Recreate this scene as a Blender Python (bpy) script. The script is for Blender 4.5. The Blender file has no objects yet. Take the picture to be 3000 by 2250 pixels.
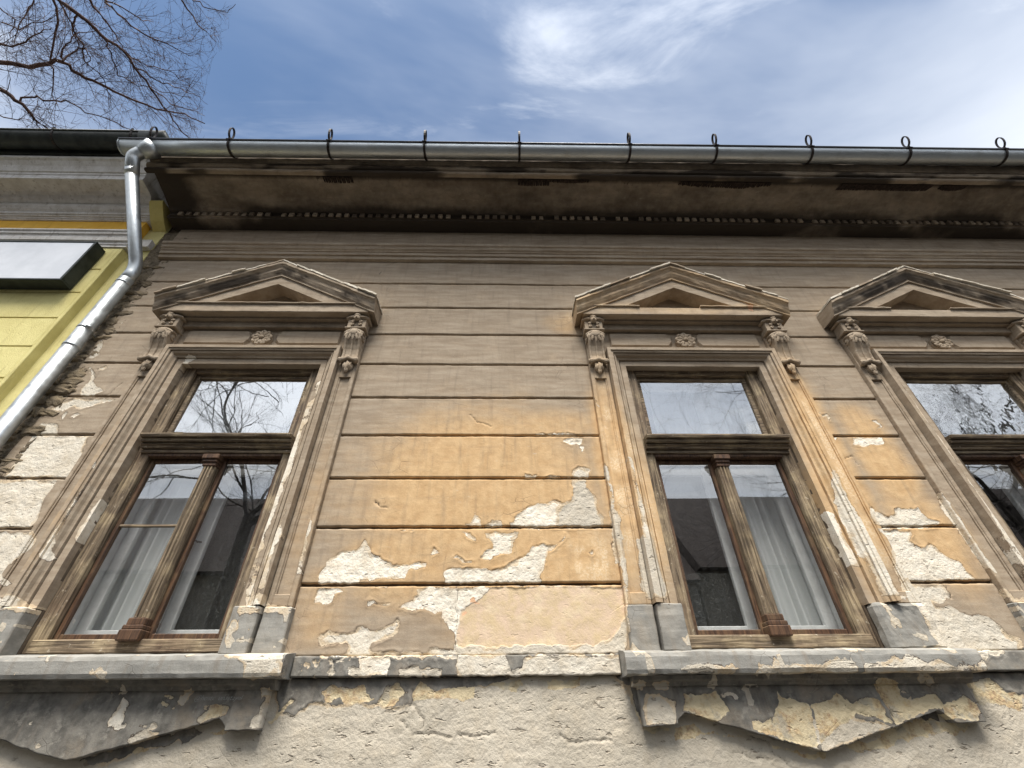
import bpy, bmesh, math, random
import numpy as np
from mathutils import Vector, Matrix
random.seed(7)
S = bpy.context.scene
C = S.collection
rad = math.radians

# ------------------------------------------------------------------ camera
CAM = np.array([0.0, -3.0, 1.65]); FPX = 1300.0
CR = np.array([0.99977465, -0.01911519, -0.00923315])
CU = np.array([-0.00454533, -0.61761709, 0.78646581])
CF = np.array([0.020736, 0.78624662, 0.61756479])
cam = bpy.data.cameras.new('camera'); camo = bpy.data.objects.new('camera', cam); C.objects.link(camo)
M = Matrix(((CR[0], CU[0], -CF[0], CAM[0]), (CR[1], CU[1], -CF[1], CAM[1]), (CR[2], CU[2], -CF[2], CAM[2]), (0, 0, 0, 1)))
camo.matrix_world = M
cam.sensor_width = 36.0; cam.lens = 36.0 * FPX / 3000.0; cam.clip_start = 0.05; cam.clip_end = 2000
S.camera = camo

def un(px, py, Y=0.0):
    """photo pixel (3000 x 2250) -> (x, z) on the vertical plane y = Y"""
    d = (px - 1500) / FPX * CR - (py - 1125) / FPX * CU + CF
    t = (3.0 + Y) / d[1]
    return d[0] * t, d[2] * t + 1.65
def along(px, py, dist):
    d = (px - 1500) / FPX * CR - (py - 1125) / FPX * CU + CF
    d = d / np.linalg.norm(d)
    return Vector(CAM + d * dist)

# ------------------------------------------------------------------ world, sun, exposure
SUN_EL, SUN_AZ = rad(64), rad(186)      # azimuth of the light measured from +Y towards +X
w = bpy.data.worlds.new('World'); S.world = w; w.use_nodes = True
nt = w.node_tree; nt.nodes.clear()
def wn(t, **k):
    n = nt.nodes.new(t)
    for a, b in k.items(): setattr(n, a, b)
    return n
out = wn('ShaderNodeOutputWorld'); bg = wn('ShaderNodeBackground'); bg.inputs[1].default_value = 0.07
sky = wn('ShaderNodeTexSky', sky_type='NISHITA', sun_disc=False)
sky.sun_elevation = SUN_EL; sky.sun_rotation = SUN_AZ; sky.air_density = 1.0; sky.dust_density = 1.2; sky.ozone_density = 0.9
tc = wn('ShaderNodeTexCoord'); sep = wn('ShaderNodeSeparateXYZ'); nt.links.new(tc.outputs['Generated'], sep.inputs[0])
mx = wn('ShaderNodeMath', operation='MAXIMUM'); nt.links.new(sep.outputs[2], mx.inputs[0]); mx.inputs[1].default_value = 0.12
dx = wn('ShaderNodeMath', operation='DIVIDE'); dy = wn('ShaderNodeMath', operation='DIVIDE')
nt.links.new(sep.outputs[0], dx.inputs[0]); nt.links.new(mx.outputs[0], dx.inputs[1])
nt.links.new(sep.outputs[1], dy.inputs[0]); nt.links.new(mx.outputs[0], dy.inputs[1])
cmb = wn('ShaderNodeCombineXYZ'); nt.links.new(dx.outputs[0], cmb.inputs[0]); nt.links.new(dy.outputs[0], cmb.inputs[1])
def wnoise(rot, scale, loc, nscale, detail, rough, dist):
    mp = wn('ShaderNodeMapping'); nt.links.new(cmb.outputs[0], mp.inputs[0])
    mp.inputs['Rotation'].default_value = (0, 0, rad(rot)); mp.inputs['Scale'].default_value = scale; mp.inputs['Location'].default_value = loc
    nz = wn('ShaderNodeTexNoise'); nt.links.new(mp.outputs[0], nz.inputs['Vector'])
    nz.inputs['Scale'].default_value = nscale; nz.inputs['Detail'].default_value = detail
    nz.inputs['Roughness'].default_value = rough; nz.inputs['Distortion'].default_value = dist
    return nz.outputs[0]
def wmath(op, a, b):
    m = wn('ShaderNodeMath', operation=op)
    for i, v in enumerate((a, b)):
        if isinstance(v, (int, float)): m.inputs[i].default_value = v
        else: nt.links.new(v, m.inputs[i])
    return m.outputs[0]
def wramp(v, lo, hi):
    m = wn('ShaderNodeMapRange', interpolation_type='SMOOTHSTEP'); nt.links.new(v, m.inputs[0])
    m.inputs[1].default_value = lo; m.inputs[2].default_value = hi
    return m.outputs[0]
veil = wnoise(20, (1.0, 2.6, 1), (-5.062, -0.727, 0), 0.55, 6, 0.55, 0.5)
wisp = wnoise(130, (0.9, 2.8, 1), (8.26, -2.769, 0), 1.5, 8, 0.6, 0.7)
cover = wmath('ADD', wmath('MULTIPLY', wramp(veil, 0.40, 0.72), 0.34), wmath('MULTIPLY', wramp(wisp, 0.53, 0.76), 0.38))
low = wn('ShaderNodeMapRange', interpolation_type='SMOOTHSTEP'); nt.links.new(sep.outputs[2], low.inputs[0])
low.inputs[1].default_value = 0.86; low.inputs[2].default_value = 0.40; low.inputs[3].default_value = 0.0; low.inputs[4].default_value = 0.75
cover = wmath('MINIMUM', wmath('ADD', cover, low.outputs[0]), 0.92)   # low cloud thickened, mostly out of view, to whiten the panes' reflections
mixc = wn('ShaderNodeMix', data_type='RGBA'); nt.links.new(cover, mixc.inputs[0]); tint = wn('ShaderNodeMix', data_type='RGBA', blend_type='MULTIPLY'); tint.inputs[0].default_value = 1.0; nt.links.new(sky.outputs[0], tint.inputs[6]); tint.inputs[7].default_value = (0.86, 1.0, 1.07, 1); nt.links.new(tint.outputs[2], mixc.inputs[6])
sd_ = (math.sin(SUN_AZ) * math.cos(SUN_EL), math.cos(SUN_AZ) * math.cos(SUN_EL), math.sin(SUN_EL))
dt = wn('ShaderNodeVectorMath', operation='DOT_PRODUCT'); nt.links.new(tc.outputs['Generated'], dt.inputs[0]); dt.inputs[1].default_value = sd_
aur = wmath('MULTIPLY_ADD', wmath('POWER', wmath('MAXIMUM', dt.outputs['Value'], 0.0), 8.0), 1.6); aur.node.inputs[2].default_value = 0.95   # glow added to unseen cloud round the sun, to brighten the panes' reflections
ccol = wn('ShaderNodeVectorMath', operation='SCALE'); ccol.inputs[0].default_value = (9.6, 9.9, 10.3); nt.links.new(aur, ccol.inputs['Scale']); nt.links.new(ccol.outputs[0], mixc.inputs[7])
nt.links.new(mixc.outputs[2], bg.inputs[0]); nt.links.new(bg.outputs[0], out.inputs[0])

sun = bpy.data.lights.new('sun', 'SUN'); suno = bpy.data.objects.new('sun', sun); C.objects.link(suno)
sun.energy = 3.4; sun.angle = rad(26); sun.color = (1.0, 0.95, 0.87)
ldir = Vector((math.sin(SUN_AZ) * math.cos(SUN_EL), math.cos(SUN_AZ) * math.cos(SUN_EL), math.sin(SUN_EL)))
suno.rotation_euler = ldir.to_track_quat('Z', 'Y').to_euler(); suno.location = (0, -6, 12)
S.view_settings.view_transform = 'Standard'; S.view_settings.look = 'None'
S.view_settings.exposure = 1.08; S.view_settings.gamma = 1.0
S.render.resolution_x = 1024; S.render.resolution_y = 768
S.render.engine = 'CYCLES'
S.cycles.max_bounces = 8; S.cycles.transparent_max_bounces = 16

# ------------------------------------------------------------------ small helpers
def smooth(e0, e1, v):
    t = np.clip((v - e0) / (e1 - e0), 0, 1); return t * t * (3 - 2 * t)
def _h(ix, iy, seed):
    n = (ix.astype(np.int64) * 374761393 + iy.astype(np.int64) * 668265263 + seed * 974634777) & 0xffffffff
    n = ((n ^ (n >> 13)) * 1274126177) & 0xffffffff
    return ((n ^ (n >> 16)) & 0xffff) / 65535.0
def vnoise(x, y, seed=0):
    x = np.asarray(x, float); y = np.asarray(y, float)
    ix = np.floor(x); iy = np.floor(y); fx = x - ix; fy = y - iy
    fx = fx * fx * (3 - 2 * fx); fy = fy * fy * (3 - 2 * fy)
    a = _h(ix, iy, seed); b = _h(ix + 1, iy, seed); c = _h(ix, iy + 1, seed); d = _h(ix + 1, iy + 1, seed)
    return (a * (1 - fx) + b * fx) * (1 - fy) + (c * (1 - fx) + d * fx) * fy
def fbm(x, y, seed=0, o=4):
    s = 0; a = 0.5; t = 0
    for i in range(o):
        s = s + a * vnoise(x * 2 ** i, y * 2 ** i, seed + i * 17); t += a; a *= 0.55
    return s / t

def props(o, label=None, cat=None, group=None, kind=None):
    for k, v in (('label', label), ('category', cat), ('group', group), ('kind', kind)):
        if v: o[k] = v
    return o
def empty(name, loc=(0, 0, 0), label=None, cat=None, group=None):
    o = bpy.data.objects.new(name, None); o.location = loc; o.empty_display_size = 0.2; C.objects.link(o)
    return props(o, label, cat, group)
def link(name, me, mat=None, parent=None, smooth_shade=False):
    o = bpy.data.objects.new(name, me); C.objects.link(o)
    if mat is not None and not me.materials: me.materials.append(mat)
    if parent is not None:
        o.parent = parent
        o.matrix_parent_inverse = Matrix.Identity(4)
        if parent.type == 'EMPTY' or True:
            pm = wloc(parent); o.matrix_basis = Matrix.Translation(-pm) @ o.matrix_basis
    if smooth_shade: me.polygons.foreach_set('use_smooth', [True] * len(me.polygons))
    return o
def wloc(o):
    v = Vector((0, 0, 0))
    while o is not None:
        v += o.location; o = o.parent
    return v
def mesh_np(name, verts, faces):
    me = bpy.data.meshes.new(name)
    verts = np.asarray(verts, np.float32)
    if isinstance(faces, np.ndarray):
        nf = len(faces); me.vertices.add(len(verts)); me.vertices.foreach_set('co', verts.ravel())
        me.loops.add(nf * 4); me.polygons.add(nf)
        me.polygons.foreach_set('loop_start', np.arange(nf, dtype=np.int32) * 4)
        me.polygons.foreach_set('loop_total', np.full(nf, 4, np.int32))
        me.loops.foreach_set('vertex_index', faces.astype(np.int32).ravel())
        me.update(calc_edges=True); me.validate(); me.polygons.foreach_set('use_smooth', np.zeros(nf, bool))
    else:
        me.from_pydata([tuple(map(float, v)) for v in verts], [], faces); me.update()
    return me
def recalc(me):
    bm = bmesh.new(); bm.from_mesh(me); bmesh.ops.recalc_face_normals(bm, faces=bm.faces); bm.to_mesh(me); bm.free()
class MB:
    """collects shapes, builds ONE mesh object"""
    def __init__(s): s.v = []; s.f = []
    def add(s, v, f):
        n = len(s.v); s.v += [tuple(map(float, q)) for q in v]; s.f += [tuple(i + n for i in q) for q in f]; return s
    def box(s, x0, x1, y0, y1, z0, z1):
        return s.add([(x0, y0, z0), (x1, y0, z0), (x1, y1, z0), (x0, y1, z0), (x0, y0, z1), (x1, y0, z1), (x1, y1, z1), (x0, y1, z1)],
                     [(0, 3, 2, 1), (4, 5, 6, 7), (0, 1, 5, 4), (1, 2, 6, 5), (2, 3, 7, 6), (3, 0, 4, 7)])
    def bbox(s, x0, x1, y0, y1, z0, z1, b=0.004):
        """box with bevelled edges"""
        bm = bmesh.new(); bmesh.ops.create_cube(bm, size=1)
        for v in bm.verts: v.co = Vector(((x0 + x1) / 2 + v.co.x * (x1 - x0), (y0 + y1) / 2 + v.co.y * (y1 - y0), (z0 + z1) / 2 + v.co.z * (z1 - z0)))
        bmesh.ops.bevel(bm, geom=bm.edges[:], offset=b, segments=1, affect='EDGES')
        bm.verts.ensure_lookup_table(); bm.verts.index_update()
        s.add([v.co[:] for v in bm.verts], [[v.index for v in f.verts] for f in bm.faces]); bm.free(); return s
    def ell(s, c, r, seg=10, ring=7, rot=None, fn=None):
        v = []; f = []
        for i in range(ring + 1):
            th = math.pi * i / ring
            for j in range(seg):
                ph = 2 * math.pi * j / seg
                p = Vector((math.sin(th) * math.cos(ph), math.sin(th) * math.sin(ph), math.cos(th)))
                k = fn(p) if fn else 1.0
                p = Vector((p.x * r[0] * k, p.y * r[1] * k, p.z * r[2] * k))
                if rot: p = rot @ p
                v.append(p + Vector(c))
        for i in range(ring):
            for j in range(seg):
                a = i * seg + j; b = i * seg + (j + 1) % seg
                f.append((a, b, b + seg, a + seg))
        return s.add(v, f)
    def tube(s, pts, r, seg=8, cap=True, flat=None):
        """tube along points; r number or list; flat=(a,b) gives an elliptical strap"""
        pts = [Vector(p) for p in pts]; n = len(pts); rr = r if isinstance(r, (list, tuple)) else [r] * n
        v = []; f = []; up = None
        for i, p in enumerate(pts):
            t = (pts[min(i + 1, n - 1)] - pts[max(i - 1, 0)])
            t = t.normalized() if t.length > 1e-9 else Vector((0, 0, 1))
            if up is None:
                up = Vector((1, 0, 0)) if abs(t.x) < 0.8 else Vector((0, 0, 1))
            a = (up - t * up.dot(t)).normalized(); b = t.cross(a); up = a
            for j in range(seg):
                ph = 2 * math.pi * (j + 0.5) / seg; ca, sa = math.cos(ph), math.sin(ph)
                if flat: v.append(p + a * ca * flat[0] * 1.3 + b * sa * flat[1] * 1.3)
                else: v.append(p + (a * ca + b * sa) * rr[i])
        for i in range(n - 1):
            for j in range(seg):
                q = i * seg + j; k = i * seg + (j + 1) % seg
                f.append((q, k, k + seg, q + seg))
        if cap: f += [tuple(range(seg - 1, -1, -1)), tuple(range((n - 1) * seg, n * seg))]
        return s.add(v, f)
    def prism(s, prof, x0, x1):
        """profile [(y,z)] extruded along x (closed, capped)"""
        n = len(prof)
        v = [(x0, y, z) for y, z in prof] + [(x1, y, z) for y, z in prof]
        f = [(i, (i + 1) % n, (i + 1) % n + n, i + n) for i in range(n)] + [tuple(range(n - 1, -1, -1)), tuple(range(n, 2 * n))]
        return s.add(v, f)
    def mesh(s, name, fix=True):
        me = bpy.data.meshes.new(name); me.from_pydata(s.v, [], s.f); me.update()
        if fix: recalc(me)
        return me
    def build(s, name, mat, parent=None, sm=False, fix=True):
        return link(name, s.mesh(name, fix), mat, parent, sm)

# ------------------------------------------------------------------ procedural materials
class N:
    def __init__(s, name):
        s.m = bpy.data.materials.new(name); s.m.use_nodes = True; s.t = s.m.node_tree; s.t.nodes.clear()
        s.out = s.t.nodes.new('ShaderNodeOutputMaterial'); s._pos = None
    def n(s, t, **k):
        q = s.t.nodes.new(t)
        for a, b in k.items(): setattr(q, a, b)
        return q
    def put(s, sock, v):
        if v is None: return
        if hasattr(v, 'links') or isinstance(v, bpy.types.NodeSocket): s.t.links.new(v, sock)
        else:
            if isinstance(v, (tuple, list)) and len(v) == 3 and sock.type == 'RGBA': v = (*v, 1)
            sock.default_value = v
    def math(s, op, a, b=0.0, c=None, clamp=False):
        q = s.n('ShaderNodeMath', operation=op, use_clamp=clamp); s.put(q.inputs[0], a); s.put(q.inputs[1], b)
        if c is not None: s.put(q.inputs[2], c)
        return q.outputs[0]
    def mix(s, f, a, b, blend='MIX'):
        q = s.n('ShaderNodeMix', data_type='RGBA', blend_type=blend); s.put(q.inputs[0], f); s.put(q.inputs[6], a); s.put(q.inputs[7], b); return q.outputs[2]
    def ramp(s, v, lo, hi, a=0.0, b=1.0, st=True):
        q = s.n('ShaderNodeMapRange'); q.interpolation_type = 'SMOOTHSTEP' if st else 'LINEAR'
        s.put(q.inputs[0], v); q.inputs[1].default_value = lo; q.inputs[2].default_value = hi; q.inputs[3].default_value = a; q.inputs[4].default_value = b
        return q.outputs[0]
    def pos(s):
        if s._pos is None: s._pos = s.n('ShaderNodeNewGeometry').outputs['Position']
        return s._pos
    def map(s, scale=(1, 1, 1), loc=(0, 0, 0), rot=(0, 0, 0), src=None):
        q = s.n('ShaderNodeMapping'); s.put(q.inputs[0], src or s.pos()); q.inputs['Scale'].default_value = scale
        q.inputs['Location'].default_value = loc; q.inputs['Rotation'].default_value = rot; return q.outputs[0]
    def noise(s, sc, det=4, rough=0.55, vec=None, dist=0.0):
        q = s.n('ShaderNodeTexNoise'); s.put(q.inputs['Vector'], vec or s.pos()); q.inputs['Scale'].default_value = sc
        q.inputs['Detail'].default_value = det; q.inputs['Roughness'].default_value = rough; q.inputs['Distortion'].default_value = dist; return q.outputs[0]
    def vor(s, sc, feat='F1', vec=None, out='Distance'):
        q = s.n('ShaderNodeTexVoronoi', feature=feat); s.put(q.inputs['Vector'], vec or s.pos()); q.inputs['Scale'].default_value = sc; return q.outputs[out]
    def bump(s, h, dist=0.01, st=1.0, nrm=None):
        q = s.n('ShaderNodeBump'); s.put(q.inputs['Height'], h); q.inputs['Distance'].default_value = dist; q.inputs['Strength'].default_value = st
        if nrm: s.put(q.inputs['Normal'], nrm)
        return q.outputs[0]
    def bsdf(s, col, rough=0.8, metal=0.0, nrm=None, spec=None):
        q = s.n('ShaderNodeBsdfPrincipled'); s.put(q.inputs['Base Color'], col); s.put(q.inputs['Roughness'], rough); s.put(q.inputs['Metallic'], metal)
        if nrm: s.put(q.inputs['Normal'], nrm)
        if spec is not None: s.put(q.inputs['Specular IOR Level'], spec)
        s.t.links.new(q.outputs[0], s.out.inputs[0]); return q

def mat_render():
    """old painted lime render: paint over plaster, peeling where the mesh says so"""
    k = N('peeling_render')
    A = k.n('ShaderNodeAttribute', attribute_name='pa'); B = k.n('ShaderNodeAttribute', attribute_name='pb'); D = k.n('ShaderNodeAttribute', attribute_name='pc')
    sa = k.n('ShaderNodeSeparateColor'); k.put(sa.inputs[0], A.outputs['Color'])
    sb = k.n('ShaderNodeSeparateColor'); k.put(sb.inputs[0], B.outputs['Color'])
    sd = k.n('ShaderNodeSeparateColor'); k.put(sd.inputs[0], D.outputs['Color'])
    peel, ochre, slate, pale = sa.outputs[0], sa.outputs[1], sa.outputs[2], A.outputs['Alpha']
    yel, pink, soot_shade, crack = sb.outputs[0], sb.outputs[1], sb.outputs[2], B.outputs['Alpha']
    bright, rough_a, peach = sd.outputs[0], sd.outputs[1], sd.outputs[2]
    big = k.noise(2.2, 5, 0.6); mid = k.noise(13, 4, 0.62); fine = k.noise(75, 4, 0.62); grit = k.noise(260, 2, 0.6)
    horiz = k.noise(9, 4, 0.6, k.map((0.35, 1, 2.6))); drip = k.noise(16, 4, 0.55, k.map((1.6, 1.6, 0.16)))
    jag = k.math('ADD', k.math('MULTIPLY', k.math('SUBTRACT', fine, 0.5), 0.20), k.math('MULTIPLY', k.math('SUBTRACT', mid, 0.5), 0.16))
    def edge(v, w=0.012): return k.ramp(k.math('ADD', v, jag), -w, w)
    pm = edge(peel)
    chips = k.ramp(k.noise(26, 5, 0.68), 0.715, 0.73)
    pm = k.math('MAXIMUM', pm, k.math('MULTIPLY', chips, 0.85))
    # paint
    taupe = k.mix(k.ramp(horiz, 0.3, 0.75), (0.285, 0.222, 0.158), (0.395, 0.325, 0.245))
    taupe = k.mix(k.ramp(k.noise(5, 6, 0.65), 0.52, 0.75, 0, 0.55), taupe, (0.43, 0.335, 0.235))
    och = k.mix(k.ramp(mid, 0.3, 0.75), (0.50, 0.325, 0.165), (0.62, 0.43, 0.235))
    och = k.mix(k.ramp(horiz, 0.5, 0.85, 0, 0.6), och, (0.36, 0.24, 0.135))
    om = k.ramp(k.math('ADD', ochre, k.math('MULTIPLY', k.math('SUBTRACT', k.noise(3.4, 5, 0.66, k.map((0.8, 1, 1.5))), 0.5), 0.7)), 0.05, 0.95)
    paint = k.mix(om, taupe, och)
    slc = k.mix(k.ramp(mid, 0.3, 0.7), (0.115, 0.108, 0.096), (0.25, 0.235, 0.205))
    slc = k.mix(k.ramp(k.noise(5, 6, 0.68), 0.5, 0.66, 0, 0.6), slc, (0.27, 0.225, 0.17))
    slc = k.mix(k.ramp(k.noise(17, 5, 0.65), 0.56, 0.66, 0, 0.5), slc, (0.36, 0.335, 0.29))
    slc = k.mix(k.math('MULTIPLY', rough_a, 0.75), slc, k.mix(k.ramp(horiz, 0.35, 0.7), (0.25, 0.245, 0.225), (0.40, 0.39, 0.36)))
    slc = k.mix(k.ramp(drip, 0.5, 0.75, 0, 0.45), slc, (0.30, 0.275, 0.235))
    paint = k.mix(k.ramp(k.math('ADD', slate, k.math('MULTIPLY', k.math('SUBTRACT', mid, 0.5), 0.5)), 0.35, 0.65), paint, slc)
    paint = k.mix(k.ramp(drip, 0.48, 0.8, 0, 0.35), paint, (0.16, 0.125, 0.095))
    scuff = k.math('MULTIPLY', k.ramp(k.noise(30, 5, 0.66, k.map((0.45, 1, 1.9), rot=(0, rad(8), 0))), 0.61, 0.70), k.ramp(k.noise(2.6, 3), 0.42, 0.62))
    paint = k.mix(k.math('MULTIPLY', scuff, 0.45), paint, (0.56, 0.49, 0.39))
    paint = k.mix(bright, paint, k.mix(k.ramp(fine, 0.4, 0.62), (0.66, 0.47, 0.27), (0.80, 0.66, 0.46)))
    # plaster under it
    white = k.mix(k.ramp(mid, 0.35, 0.75), (0.82, 0.765, 0.66), (0.66, 0.58, 0.46))
    cem = k.mix(k.ramp(big, 0.3, 0.7), (0.34, 0.30, 0.235), (0.47, 0.415, 0.33))
    cem = k.mix(k.ramp(fine, 0.56, 0.72, 0, 0.5), cem, (0.30, 0.26, 0.205))
    base = k.mix(k.math('ADD', pale, k.math('MULTIPLY', k.math('SUBTRACT', mid, 0.5), 0.3), clamp=True), cem, white)
    base = k.mix(k.math('MULTIPLY', k.ramp(grit, 0.64, 0.72), 0.35), base, (0.22, 0.18, 0.14))
    pitv = k.noise(30, 3, 0.5, k.map((0.55, 1, 1.3), rot=(0, rad(18), 0)))
    pits = k.ramp(pitv, 0.63, 0.71)
    base = k.mix(k.math('MULTIPLY', pits, 0.5), base, (0.17, 0.135, 0.10))
    coat = k.math('MULTIPLY', k.ramp(k.math('ADD', k.math('ADD', peel, jag), k.math('MULTIPLY', k.math('SUBTRACT', k.noise(6, 4, 0.6), 0.5), 0.9)), 0.10, 0.16, 1, 0), k.ramp(k.noise(4, 3), 0.42, 0.56))
    base = k.mix(k.math('MULTIPLY', coat, 0.8), base, k.mix(k.ramp(fine, 0.35, 0.65), (0.60, 0.49, 0.34), (0.50, 0.37, 0.23)))
    base = k.mix(k.ramp(k.noise(3.2, 5, 0.65), 0.5, 0.72, 0, 0.5), base, (0.46, 0.39, 0.29))
    pk = k.mix(k.ramp(mid, 0.3, 0.7), (0.62, 0.46, 0.33), (0.58, 0.44, 0.26))
    pk = k.mix(k.ramp(k.noise(7, 5, 0.65), 0.5, 0.68, 0, 0.7), pk, (0.70, 0.57, 0.38))
    pke = edge(pink, 0.05); base = k.mix(k.math('MULTIPLY', pke, 0.92), base, pk)
    yc = k.mix(k.ramp(fine, 0.38, 0.66), (0.58, 0.45, 0.26), (0.38, 0.26, 0.165))
    yc = k.mix(k.ramp(mid, 0.45, 0.6), (0.62, 0.52, 0.34), yc)
    yc = k.mix(k.ramp(k.noise(9, 5, 0.65), 0.52, 0.64, 0, 0.8), yc, (0.42, 0.38, 0.30))
    base = k.mix(edge(yel), base, yc)
    base = k.mix(edge(peach), base, (0.68, 0.42, 0.26))
    col = k.mix(pm, paint, base)
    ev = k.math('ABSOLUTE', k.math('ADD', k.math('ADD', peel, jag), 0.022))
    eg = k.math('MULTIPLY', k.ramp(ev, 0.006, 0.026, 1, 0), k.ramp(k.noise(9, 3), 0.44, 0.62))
    col = k.mix(k.math('MULTIPLY', eg, 0.75), col, (0.075, 0.052, 0.036))  # dark edge line painted in for the shadow under curled flakes
    crk = k.ramp(k.math('ADD', crack, k.math('MULTIPLY', k.math('SUBTRACT', fine, 0.5), 0.9)), 0.75, 0.95)
    col = k.mix(k.math('MULTIPLY', crk, 0.8), col, (0.05, 0.038, 0.03))
    craq = k.ramp(k.vor(7.5, 'DISTANCE_TO_EDGE', k.map((1, 1, 1.4), src=None)), 0.004, 0.016, 1, 0)
    craq = k.math('MULTIPLY', craq, k.ramp(k.noise(3.0, 3), 0.56, 0.66))
    col = k.mix(k.math('MULTIPLY', craq, k.math('MULTIPLY', k.math('SUBTRACT', 1.0, pm), 0.35)), col, (0.08, 0.06, 0.045))
    sm = k.ramp(k.math('ADD', soot_shade, k.math('ADD', k.math('MULTIPLY', k.math('SUBTRACT', mid, 0.5), 0.35), k.math('MULTIPLY', k.math('SUBTRACT', big, 0.5), 0.5))), 0.2, 0.95)
    col = k.mix(k.math('MULTIPLY', sm, 0.93), col, (0.030, 0.022, 0.016))  # dark tone for soot, also for shade painted on soffit and tympana
    # relief
    layer = k.math('MULTIPLY', k.math('SUBTRACT', 1.0, pm), 1.0)
    rg_ = k.math('MULTIPLY', pm, k.math('MULTIPLY_ADD', pke, -0.8, 1.0))
    h = k.math('ADD', k.math('MULTIPLY', layer, 0.0022), k.math('MULTIPLY', fine, k.math('MULTIPLY_ADD', rg_, 0.0042, 0.0014)))
    h = k.math('ADD', h, k.math('MULTIPLY', mid, k.math('MULTIPLY_ADD', rg_, 0.004, 0.004)))
    h = k.math('ADD', h, k.math('MULTIPLY', grit, 0.0012))
    h = k.math('SUBTRACT', h, k.math('MULTIPLY', pits, k.math('MULTIPLY', rg_, 0.006)))
    h = k.math('SUBTRACT', h, k.math('MULTIPLY', crk, 0.005))
    h = k.math('SUBTRACT', h, k.math('MULTIPLY', craq, 0.0012))
    k.bsdf(col, 0.9, 0, k.bump(h, 1.0, 0.85), 0.25)
    return k.m
def mat_wood(name, axis):
    k = N(name)
    sc = {'z': (1, 1, 0.05), 'x': (0.05, 1, 1)}[axis]
    g1 = k.noise(70, 6, 0.62, k.map(sc), 0.6); g2 = k.noise(200, 4, 0.6, k.map(sc)); big = k.noise(6, 5, 0.6); sp = k.noise(26, 6, 0.62)
    c = k.mix(k.ramp(g1, 0.34, 0.68), (0.06, 0.043, 0.028), (0.27, 0.205, 0.135))
    c = k.mix(k.ramp(big, 0.46, 0.66, 0, 0.75), c, k.mix(k.ramp(g1, 0.35, 0.65), (0.165, 0.122, 0.072), (0.45, 0.36, 0.225)))
    c = k.mix(k.ramp(sp, 0.6, 0.7, 0, 0.5), c, (0.055, 0.034, 0.022))
    c = k.mix(k.ramp(g2, 0.6, 0.75, 0, 0.5), c, (0.40, 0.34, 0.26))
    c = k.mix(k.ramp(k.noise(34, 5, 0.66), 0.63, 0.68, 0, 0.65), c, (0.50, 0.44, 0.34))
    c = k.mix(k.ramp(k.noise(2.3, 4), 0.5, 0.75, 0, 0.5), c, k.mix(k.ramp(g1, 0.35, 0.65), (0.045, 0.022, 0.014), (0.15, 0.082, 0.05)))
    h = k.math('ADD', k.math('MULTIPLY', g1, 0.006), k.math('MULTIPLY', g2, 0.002))
    k.bsdf(c, 0.72, 0, k.bump(h, 1.0, 0.9), 0.3); return k.m
def mat_wood_dark():
    k = N('dark_wood'); g1 = k.noise(70, 6, 0.62, k.map((1, 1, 0.06)), 0.5); big = k.noise(8, 4)
    c = k.mix(k.ramp(g1, 0.34, 0.7), (0.035, 0.017, 0.010), (0.135, 0.072, 0.038))
    c = k.mix(k.ramp(big, 0.5, 0.7, 0, 0.4), c, (0.20, 0.135, 0.07))
    k.bsdf(c, 0.6, 0, k.bump(g1, 0.004, 0.8), 0.35); return k.m
def mat_plain(name, c0, c1, sc=12, rough=0.85, bump=0.004, bs=60, metal=0.0, spec=0.3, stain=None):
    k = N(name); m = k.noise(sc, 6, 0.62); f = k.noise(bs, 5, 0.6)
    c = k.mix(k.ramp(m, 0.32, 0.7), c0, c1)
    if stain: c = k.mix(k.ramp(k.noise(18, 5, 0.6, k.map((1.5, 1.5, 0.2))), 0.52, 0.78, 0, stain[1]), c, stain[0])
    k.bsdf(c, rough, metal, k.bump(f, bump, 0.7), spec); return k.m
def mat_zinc():
    k = N('galvanised_steel'); m = k.vor(55, 'F1', None, 'Color'); s2 = k.n('ShaderNodeSeparateColor'); k.put(s2.inputs[0], m)
    d = k.noise(7, 5, 0.65); st = k.noise(14, 5, 0.6, k.map((0.2, 1, 1)))
    c = k.mix(k.math('MULTIPLY', s2.outputs[0], 0.22), (0.46, 0.49, 0.505), (0.62, 0.645, 0.66))
    c = k.mix(k.ramp(d, 0.5, 0.75, 0, 0.4), c, (0.30, 0.29, 0.27))
    r = k.math('ADD', k.ramp(st, 0.3, 0.7, 0.38, 0.56), 0.0)
    k.bsdf(c, r, 0.92, k.bump(k.noise(24, 3), 0.003, 0.35)); return k.m
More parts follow.
